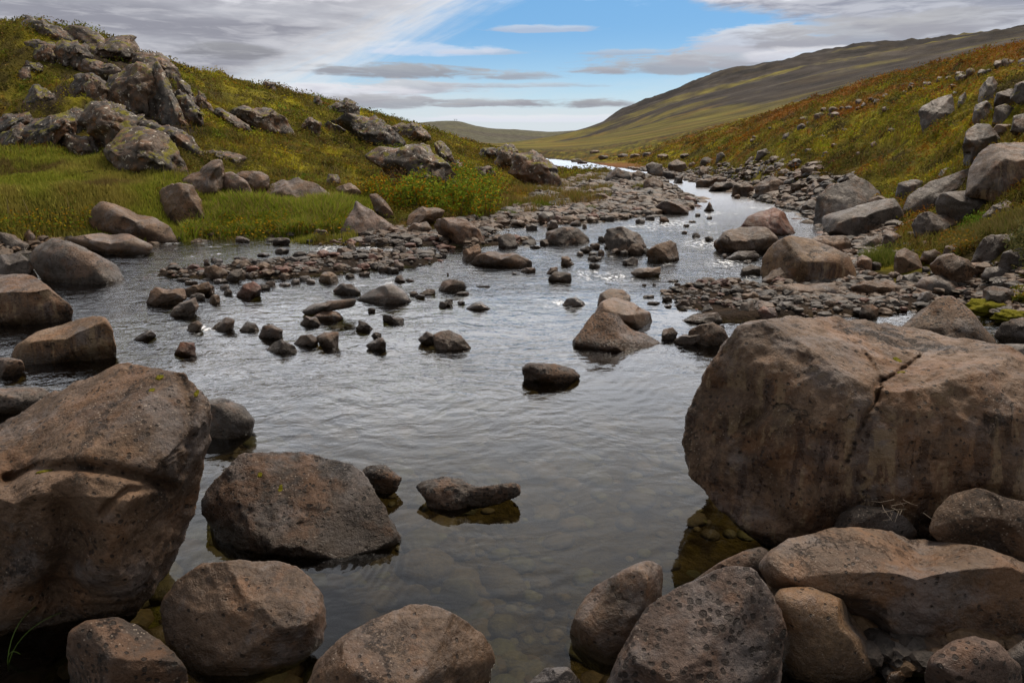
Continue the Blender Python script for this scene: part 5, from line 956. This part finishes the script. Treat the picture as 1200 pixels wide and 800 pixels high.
GR = [(.14, .20, .016), (.11, .155, .016), (.17, .21, .02), (.09, .12, .016)]; OR = [(.32, .19, .012), (.30, .13, .010), (.24, .2, .015)]
shrub('shrub', 'bright green and orange leafed shrub at the water end of the left bank', [(448, 242), (490, 226), (520, 206), (556, 210), (586, 236), (580, 250), (556, 258), (520, 252), (470, 248)], 170, 12000, .55, .038, GR * 2 + OR[:2], 3)
shrub('shrub', 'twiggy purplish brown shrub in front of the long brown ridge rock', [(445, 222), (480, 206), (520, 208), (530, 222), (500, 232), (455, 232)], 110, 2400, .55, .030, [(.075, .05, .035), (.06, .05, .02), (.10, .06, .03), (.2, .10, .012)], 4)
shrub('shrub', 'low orange and yellow leafed shrub above the tilted brown block', [(425, 228), (445, 218), (470, 232), (470, 248), (455, 240)], 104, 2600, .35, .032, GR + OR * 2, 5)
shrub('leafy_plant', 'yellow and orange leafed plants along the edge of the dry grass at right', [(1098, 290), (1112, 280), (1135, 284), (1140, 296), (1125, 299), (1104, 296)], 46, 1700, .17, .02, [(.20, .13, .015), (.16, .12, .02), (.24, .11, .015), (.10, .10, .02)], 6, stems=False)
shrub('leafy_plant', 'bright green fern-like plant below the triangular boulder', [(1124, 272), (1134, 262), (1150, 260), (1150, 270), (1134, 275)], 26, 800, .16, .02, [(.08, .14, .012), (.10, .17, .015)], 7, stems=False)
shrub('leafy_plant', 'grey-green leafy plant hanging over the blackish boulder at the right edge', [(1182, 306), (1186, 286), (1205, 276), (1215, 316), (1195, 322)], 40, 1500, .22, .018, [(.10, .10, .045), (.08, .09, .03), (.14, .12, .04)], 8, stems=False)
shrub('leafy_plant', 'small yellow-green shrub at the right edge above the moss', [(1188, 354), (1192, 344), (1210, 342), (1215, 356)], 22, 900, .12, .014, [(.16, .16, .015), (.22, .15, .015), (.09, .11, .015)], 9, stems=False)
def tuft(label, px, py, n, hgt, spread, cols, seed, group=None, name='grass_tuft', w=.008):
    rng = np.random.default_rng(seed); p_, _ = hit(px, py); a = rng.uniform(0, 6.283, n); rr_ = spread * np.sqrt(rng.random(n)); x, y = rr_ * np.cos(a), rr_ * np.sin(a)
    hg = hgt * rng.uniform(.45, 1.1, n) * (1.1 - .5 * rr_ / spread); cl = pick(cols, rng, n)
    co, fa, c4 = blades_geo(x, y, 0 * x, hg, np.full(n, w), cl, rng, .8); o = mesh_obj(name, co, fa, MV, smooth=False, colors=c4); o.location = p_; return tag(o, label, 'grass', group)
tuft('bright yellow-green grass tuft growing among the right bank stones', 1032, 309, 900, .30, .26, [(.13, .15, .03), (.17, .17, .04), (.10, .13, .02)], 21)
TG = 'grass tufts on the gravel spit'
for lab, px, py, hh_, sp_, cc in (('green tuft at the left end of the gravel spit', 605, 243, .22, .3, 'g'), ('green tuft right of the leftmost one on the spit', 633, 244, .26, .3, 'g'), ('small bright green tuft low on the spit near the water', 694, 246, .16, .2, 'g'),
    ('yellow-green tuft in front of the island boulders', 752, 223, .3, .3, 'y'), ('straw-coloured tuft below the rusty brown cliff', 640, 218, .35, .5, 'd'), ('straw-coloured tuft in the middle of the spit', 668, 236, .34, .55, 'd'), ('tall straw-coloured tuft beside the round tan island boulder', 764, 219, .45, .3, 'd'),
    ('pale straw tuft behind the spit, near the far water', 686, 213, .3, .6, 'd'), ('straw tuft at the right of the mid-spit grass', 692, 240, .3, .4, 'd'), ('thin dry tuft at the far left of the spit', 586, 236, .3, .5, 'd'), ('tiny green tuft at the waterline below the shrub', 585, 262, .14, .12, 'g'), ('low green tuft below the far end of the shrub', 594, 252, .16, .2, 'g')):
    tuft(lab, px, py, 420, hh_, sp_, {'g': [(.10, .14, .015), (.13, .15, .02)], 'y': [(.16, .14, .025), (.12, .13, .02)], 'd': [(.22, .15, .055), (.17, .11, .04), (.13, .10, .03)]}[cc], int(px), TG, w=.014)
spit = [(585, 250), (600, 226), (640, 212), (690, 206), (720, 210), (715, 236), (680, 246), (620, 252)]
x, y, z, rng = sample(9000, lambda x, y: (pip(*project(x, y, H(x, y)), spit) < 0) * (y > 0) * sstep(.0, .25, fbm2(x, y, .8, 3, 73)), (13, 34), (-4, 10), 47)
cl = pick([(.26, .18, .06), (.20, .13, .045), (.16, .13, .03), (.12, .14, .02)], rng, len(x))
g = mesh_obj('spit_grass', *blades_geo(x, y, z, rng.uniform(.10, .32, len(x)), .016, cl, rng, .7)[:2], MV, smooth=False, colors=np.repeat(cl, 5, 0)); tag(g, 'thin straw-coloured grass growing through the gravel spit', kind='stuff')
# dry grass above the dark boulder at right
dry = [(1100, 300), (1112, 282), (1150, 268), (1200, 252), (1260, 240), (1260, 275), (1190, 276), (1150, 282), (1130, 298)]
x, y, z, rng = sample(16000, lambda x, y: (pip(*project(x, y, H(x, y)), dry) < 0) * (y > 0) * 1.0, (7, 14), (26, 42), 46)
cl = pick([(.17, .14, .05), (.13, .12, .03), (.21, .16, .07), (.09, .10, .02)], rng, len(x))
g = mesh_obj('dry_grass', *blades_geo(x, y, z, rng.uniform(.06, .2, len(x)), .007, cl, rng, .7)[:2], MV, smooth=False, colors=np.repeat(cl, 5, 0)); tag(g, 'dry yellowish grass on the ledge at the right edge', kind='stuff')
# long stalks standing above the meadow
for i, (px, py, h) in enumerate(((10, 262, .34), (12, 256, .30), (38, 262, .36), (193, 216, .45), (205, 212, .3), (82, 250, .25))):
    p_, _ = hit(px, py); rng = np.random.default_rng(i + 90); dx = rng.normal(0, .03)
    co, fa = tube([(0, 0, -.02), (dx * .4, 0, h * .5), (dx, 0, h)], .005, .003, 4); o = mesh_obj('grass_stalk', co, fa, M_STRAW if i else (M_STRAW := plain_mat('straw', (.26, .2, .09)))); o.location = p_
    tag(o, ('pale tall grass stalk at the left edge of the meadow', 'short pale stalk close behind the leftmost stalk', 'pale stalk in the meadow right of the two leftmost', 'tallest straw stalk in front of the tilted slab', 'thin straw stalk beside the tallest one', 'short straw stalk mid-meadow above the egg-shaped boulder')[i], 'grass', 'grass stalks in the meadow')
# moss cushions that lie on rock or ground
def cushion(label, px, py, wpx, hpx, seed, onrock=None, thick=.5):
    rng = np.random.default_rng(seed); q, fa = ico(4); q = q.copy()
    if onrock is None: p_, t_ = hit(px, py)
    else:
        dg = bpy.context.evaluated_depsgraph_get(); o_ = onrock['o']; d = raydir(px, py); ok, loc, nr, _ = o_.ray_cast(tuple(np.array([0, 0, CAM_H]) - np.array(o_.location)), tuple(d / np.linalg.norm(d)))
        if not ok: return None
        p_ = np.array(loc); t_ = float((p_ + np.array(o_.location))[1] * cP - (p_ + np.array(o_.location))[2] * sP + CAM_H * sP)
    s = wpx / 2 * t_ / F
    ns = fbm(q * 2.2 + rng.uniform(-9, 9, 3), 4)
    co = q * np.array([1, hpx / wpx * 1.6, thick * .6]) * s * (1 + .75 * ns + .25 * fbm(q * 7 + 4, 3))[:, None]
    if onrock is not None:
        zax = np.array(nr); xa = np.cross((0, 1, .1), zax); xa /= np.linalg.norm(xa); ya = np.cross(zax, xa); co = co[:, :1] * xa + co[:, 1:2] * ya + co[:, 2:] * .35 * zax
    o = mesh_obj('moss_cushion' if onrock is None else 'moss_patch', co, fa, m_moss, onrock['o'] if onrock else None)
    o.location = p_
    if onrock is None: tag(o, label, 'moss')
    return o
cushion('yellow-green moss mat over stones at the right edge', 1158, 362, 58, 22, 1, None, .6)
cushion('yellow moss cushion at the right edge beside the moss mat', 1190, 372, 44, 18, 2, None, .6)
bpy.context.view_layer.update()
Lb, Rb = TRACED[0], TRACED[1]
for px, py, w_, h_, rk in ((187, 442, 9, 5, Lb), (178, 457, 7, 4, Lb), (230, 461, 6, 6, Lb), (52, 552, 18, 6, Lb), (1052, 422, 11, 6, Rb), (1056, 436, 8, 5, Rb), (1072, 384, 8, 3, Rb), (328, 574, 5, 8, TRACED[2]), (304, 556, 6, 4, TRACED[2])): cushion('', px, py, w_, h_, int(px), rk)
# blade of grass at the lower left, dry twigs caught under the huge right boulder
r0 = empty('grass_sprig', at_z(6, 770, .02), 'sprig of green grass blades in the bottom left corner', 'grass')
for k_, (dx, dy, dz) in enumerate(((.10, -.06, .07), (.12, .10, .09), (.03, .12, .10))):
    co, fa = tube([(dx * f_ ** 1.5, dy * f_ ** 1.5, -.05 * (1 - f_) + dz * 2.4 * f_ * (1 - .62 * f_)) for f_ in np.linspace(0, 1, 9)], .0019, .0005, 4); mesh_obj('blade', co, fa, M_BLADE if k_ else (M_BLADE := plain_mat('grass_blade', (.07, .12, .012), .5)), r0)
rng = np.random.default_rng(8); d_ = raydir(1052, 598); tw = empty('dry_twigs', np.array([0, 0, CAM_H]) + d_ * 2.3, 'tangle of pale dry twigs caught below the huge right boulder', 'twigs'); mt_ = plain_mat('pale_twig', (.17, .14, .11))
for k_ in range(12):
    a = np.array([rng.uniform(-.09, .09), rng.uniform(-.04, .04), rng.uniform(-.02, .04)]); v = rng.normal(0, .04, 3)
    co, fa = tube([a, a + v * .5 + rng.normal(0, .010, 3), a + v], .0009, .0005, 3); mesh_obj('twig', co, fa, mt_, tw)
# power line mast on the far hill
for px, py, hh_, lab in ((534, 146, 14, 'tiny power line mast on the skyline of the far hill'),):
    d = raydir(px, py); sc_ = 3300 / math.hypot(d[0], d[1]); bx_, by_ = d[0] * sc_, d[1] * sc_; rt_ = empty('power_mast', (bx_, by_, float(H(bx_, by_)[0])), lab, 'power mast')
    for sx in (-5, 5):
        co, fa = tube([(sx, 0, -4), (sx, 0, 8), (sx, 0, hh_)], .7, .6, 6); mesh_obj('pole', co, fa, M_METAL, rt_)
    co, fa = tube([(-9, 0, hh_ - 1), (0, 0, hh_ - .9), (9, 0, hh_ - 1)], .6, .6, 6); mesh_obj('crossarm', co, fa, M_METAL, rt_)

# ------------------------------------------------------------------ sky and sun
SUN_EL, SUN_AZ = 58.0, 36.0      # azimuth from straight ahead, positive to the right
w = bpy.data.worlds.new('World'); bpy.context.scene.world = w; w.use_nodes = True; w.node_tree.nodes.clear(); t = NT(w.node_tree)
STR = .10
sky = t.n('ShaderNodeTexSky', sky_type='NISHITA'); sky.sun_disc = False; sky.sun_elevation = math.radians(SUN_EL); sky.sun_rotation = math.radians(SUN_AZ); sky.ozone_density = 2.0; sky.air_density = 1.0; sky.dust_density = .4
tc = t.n('ShaderNodeTexCoord'); dv = tc.outputs['Generated']; X_, Y_, Z_ = t.sep(dv)[0:3]
az = t.m('MULTIPLY', t.m('ARCTAN2', X_, Y_), 57.2958); hyp = t.m('SQRT', t.m('ADD', t.m('MULTIPLY', X_, X_), t.m('MULTIPLY', Y_, Y_)))
el = t.m('MULTIPLY', t.m('ARCTAN2', Z_, hyp), 57.2958)
def ae(px, py):
    d = raydir(px, py); return math.degrees(math.atan2(d[0], d[1])), math.degrees(math.atan2(d[2], math.hypot(d[0], d[1])))
zc = t.m('ADD', t.m('MAXIMUM', Z_, 0.0), .11); pl = t.comb(t.m('DIVIDE', X_, zc), t.m('DIVIDE', Y_, zc), 0.0)
sphc = t.comb(t.m('MULTIPLY', az, .055), t.m('MULTIPLY', el, .21), .3)
n1 = t.noise(sphc, 1.0, 10, .62, .4); n2 = t.noise(t.vm('ADD', sphc, (7, 3, 1)), 2.7, 10, .62, .3); n3 = t.noise(t.vm('MULTIPLY', sphc, (1, 1.8, 1)), 5.5, 8, .6, .5)
nzz = t.m('ADD', t.m('MULTIPLY', t.m('SUBTRACT', n1, .5), 1.0), t.m('MULTIPLY', t.m('SUBTRACT', n2, .5), .55))
SK = .74
def C_(r, g, b): k = SK / STR; return (r * k, g * k, b * k, 1)
blue = t.mix(t.ss(el, 1.0, 9.0), C_(.44, .66, .80), C_(.085, .33, .66))
base = t.mix(.72, sky.outputs[0], blue)
# pale veil low over the horizon
veil = t.m('MULTIPLY', t.ss(t.m('ADD', el, t.m('MULTIPLY', nzz, 6.0)), 1.2, 6.2, 1, 0), .92)
base = t.mix(veil, base, C_(.66, .71, .75))
# sheet of cloud over the left, its torn edge running up to the right
azb, elb = ae(330, 108); azt, elt = ae(575, -6)
slope_ = (elt - elb) / (azt - azb)
edge_d = t.m('SUBTRACT', t.m('SUBTRACT', el, elb), t.m('MULTIPLY', t.m('SUBTRACT', az, azb), slope_))
along = t.m('ADD', t.m('MULTIPLY', az, 1.0), t.m('MULTIPLY', el, 1.0)); wsp = t.noise(t.comb(t.m('MULTIPLY', along, .05), t.m('MULTIPLY', edge_d, .55), 2.0), 1.6, 9, .65, .5)
sh = t.ss(t.m('ADD', t.m('ADD', edge_d, t.m('MULTIPLY', nzz, 4.0)), t.m('MULTIPLY', t.m('SUBTRACT', wsp, .5), 5.5)), -2.2, 2.6)
wf = t.noise(t.vm('MULTIPLY', t.vm('ADD', sphc, (2, 8, 4)), (.7, 1.4, 1)), 1.5, 7, .55, .3)
c_sheet = t.mix(t.ss(wf, .36, .66), C_(.29, .295, .345), C_(.50, .51, .56))
c_sheet = t.mix(t.ss(t.m('ADD', edge_d, t.m('MULTIPLY', nzz, 5)), .0, 3.6, .85, 0), c_sheet, C_(.86, .86, .87))
c_sheet = t.mix(t.ss(n3, .45, .7, 0, .4), c_sheet, C_(.68, .68, .72))
base = t.mix(sh, base, c_sheet)
# greyer sheet at the upper right
a1, e1 = ae(835, 0); a2_, e2 = ae(1000, 42); sl2 = (e2 - e1) / (a2_ - a1)
ed2 = t.m('SUBTRACT', t.m('SUBTRACT', el, e1), t.m('MULTIPLY', t.m('SUBTRACT', az, a1), sl2 * 1.0))
sh2 = t.m('MULTIPLY', t.ss(t.m('ADD', ed2, t.m('MULTIPLY', nzz, 10.0)), -1.2, .9), t.ss(az, 5, 11))
c2 = t.mix(t.ss(n3, .36, .62), C_(.32, .32, .375), C_(.53, .53, .575))
base = t.mix(t.m('MULTIPLY', sh2, .93), base, c2)
# separate bars of cloud: (px, py, half width, half height, grey, opacity)
for px, py, hw_, hh_, gv, op in ((470, 86, 110, 9, .30, .9), (600, 90, 75, 7, .34, .8), (480, 104, 95, 9, .44, .85), (400, 112, 90, 14, .60, .9), (430, 121, 80, 10, .33, .85), (680, 122, 95, 7, .30, .95), (580, 121, 70, 5, .33, .85), (530, 124, 26, 3, .33, .8), (770, 80, 120, 13, .34, .85), (850, 70, 80, 12, .40, .8), (700, 84, 50, 5, .36, .7),
    (900, 50, 80, 16, .52, .85), (1000, 44, 110, 18, .36, .9), (640, 35, 60, 5, .52, .6), (950, 66, 80, 8, .62, .7), (270, 62, 55, 10, .22, .7), (620, 101, 110, 4, .4, .6), (560, 62, 60, 4, .5, .5), (740, 62, 60, 4, .42, .6), (1110, 30, 90, 14, .34, .7), (500, 60, 80, 9, .74, .5), (640, 140, 140, 5, .74, .6)):
    a_, e_ = ae(px, py); aw = math.degrees(hw_ / F * math.cos(math.radians(a_)) ** 2); ew = math.degrees(hh_ / F) * 1.05
    u = t.m('DIVIDE', t.m('SUBTRACT', az, a_), aw); v = t.m('DIVIDE', t.m('SUBTRACT', el, e_), ew)
    vv = t.m('MULTIPLY', v, t.m('MULTIPLY_ADD', t.ss(v, -.2, .2, 1, 0), .7, 1.0))      # flatter underneath
    dd = t.m('ADD', t.m('ADD', t.m('MULTIPLY', u, u), t.m('MULTIPLY', vv, vv)), t.m('ADD', t.m('MULTIPLY', nzz, 3.4), t.m('MULTIPLY', t.m('SUBTRACT', n3, .5), 3.0)))
    mk = t.m('MULTIPLY', t.ss(dd, .25, 1.25, 1, 0), op)
    topc = t.mix(t.ss(t.m('ADD', v, t.m('MULTIPLY', t.m('SUBTRACT', n3, .5), 2)), -.3, .9), C_(gv, gv * 1.01, gv * 1.14), C_(min(.8, gv * 1.35), min(.8, gv * 1.36), min(.84, gv * 1.42)))
    base = t.mix(mk, base, topc)
# broken overcast over the rest of the dome
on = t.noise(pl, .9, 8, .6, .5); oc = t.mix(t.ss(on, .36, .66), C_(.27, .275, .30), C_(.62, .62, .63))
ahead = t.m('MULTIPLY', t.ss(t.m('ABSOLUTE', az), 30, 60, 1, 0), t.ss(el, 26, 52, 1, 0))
oc = t.mix(t.m('MULTIPLY', ahead, .9), oc, t.mix(t.ss(on, .4, .62), C_(1.05, 1.07, 1.12), C_(1.45, 1.45, 1.45)))  # unseen sky ahead brightened so the near pool reflects more light
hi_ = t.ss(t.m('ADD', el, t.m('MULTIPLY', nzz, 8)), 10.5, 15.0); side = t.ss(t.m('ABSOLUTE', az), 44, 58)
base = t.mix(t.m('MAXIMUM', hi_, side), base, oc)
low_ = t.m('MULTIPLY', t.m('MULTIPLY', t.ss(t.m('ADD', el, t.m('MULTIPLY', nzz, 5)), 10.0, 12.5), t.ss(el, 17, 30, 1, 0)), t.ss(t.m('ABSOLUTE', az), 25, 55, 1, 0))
base = t.mix(t.m('MULTIPLY', low_, .85), base, t.mix(t.ss(on, .38, .62), C_(1.9, 1.95, 2.05), C_(2.8, 2.8, 2.8)))  # extra-bright band just above the view, added to lighten the mid-stream reflection
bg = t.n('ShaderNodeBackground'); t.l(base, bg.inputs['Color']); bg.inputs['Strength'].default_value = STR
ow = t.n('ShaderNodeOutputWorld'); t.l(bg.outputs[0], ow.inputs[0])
sd_ = bpy.data.lights.new('sun', 'SUN'); sun = bpy.data.objects.new('sun', sd_); C.objects.link(sun); sd_.energy = 3.2; sd_.angle = math.radians(18); sd_.color = (1, .87, .72)
sun.rotation_euler = (math.radians(90 - SUN_EL), 0, math.radians(180 - SUN_AZ))
from mathutils import Vector
e_, a_ = math.radians(SUN_EL), math.radians(SUN_AZ); to_sun = Vector((math.cos(e_) * math.sin(a_), math.cos(e_) * math.cos(a_), math.sin(e_)))
sun.rotation_mode = 'QUATERNION'; sun.rotation_quaternion = to_sun.to_track_quat('Z', 'Y'); sun.location = (0, 0, 60)

sc = bpy.context.scene
sc.view_settings.view_transform = 'Standard'; sc.view_settings.look = 'None'; sc.view_settings.exposure = 0.5; sc.view_settings.gamma = 1.0
cy = sc.cycles; cy.max_bounces = 6; cy.transparent_max_bounces = 8; cy.caustics_reflective = False; cy.caustics_refractive = False; cy.use_denoising = True
try: cy.denoiser = 'OPENIMAGEDENOISE'
except Exception: pass
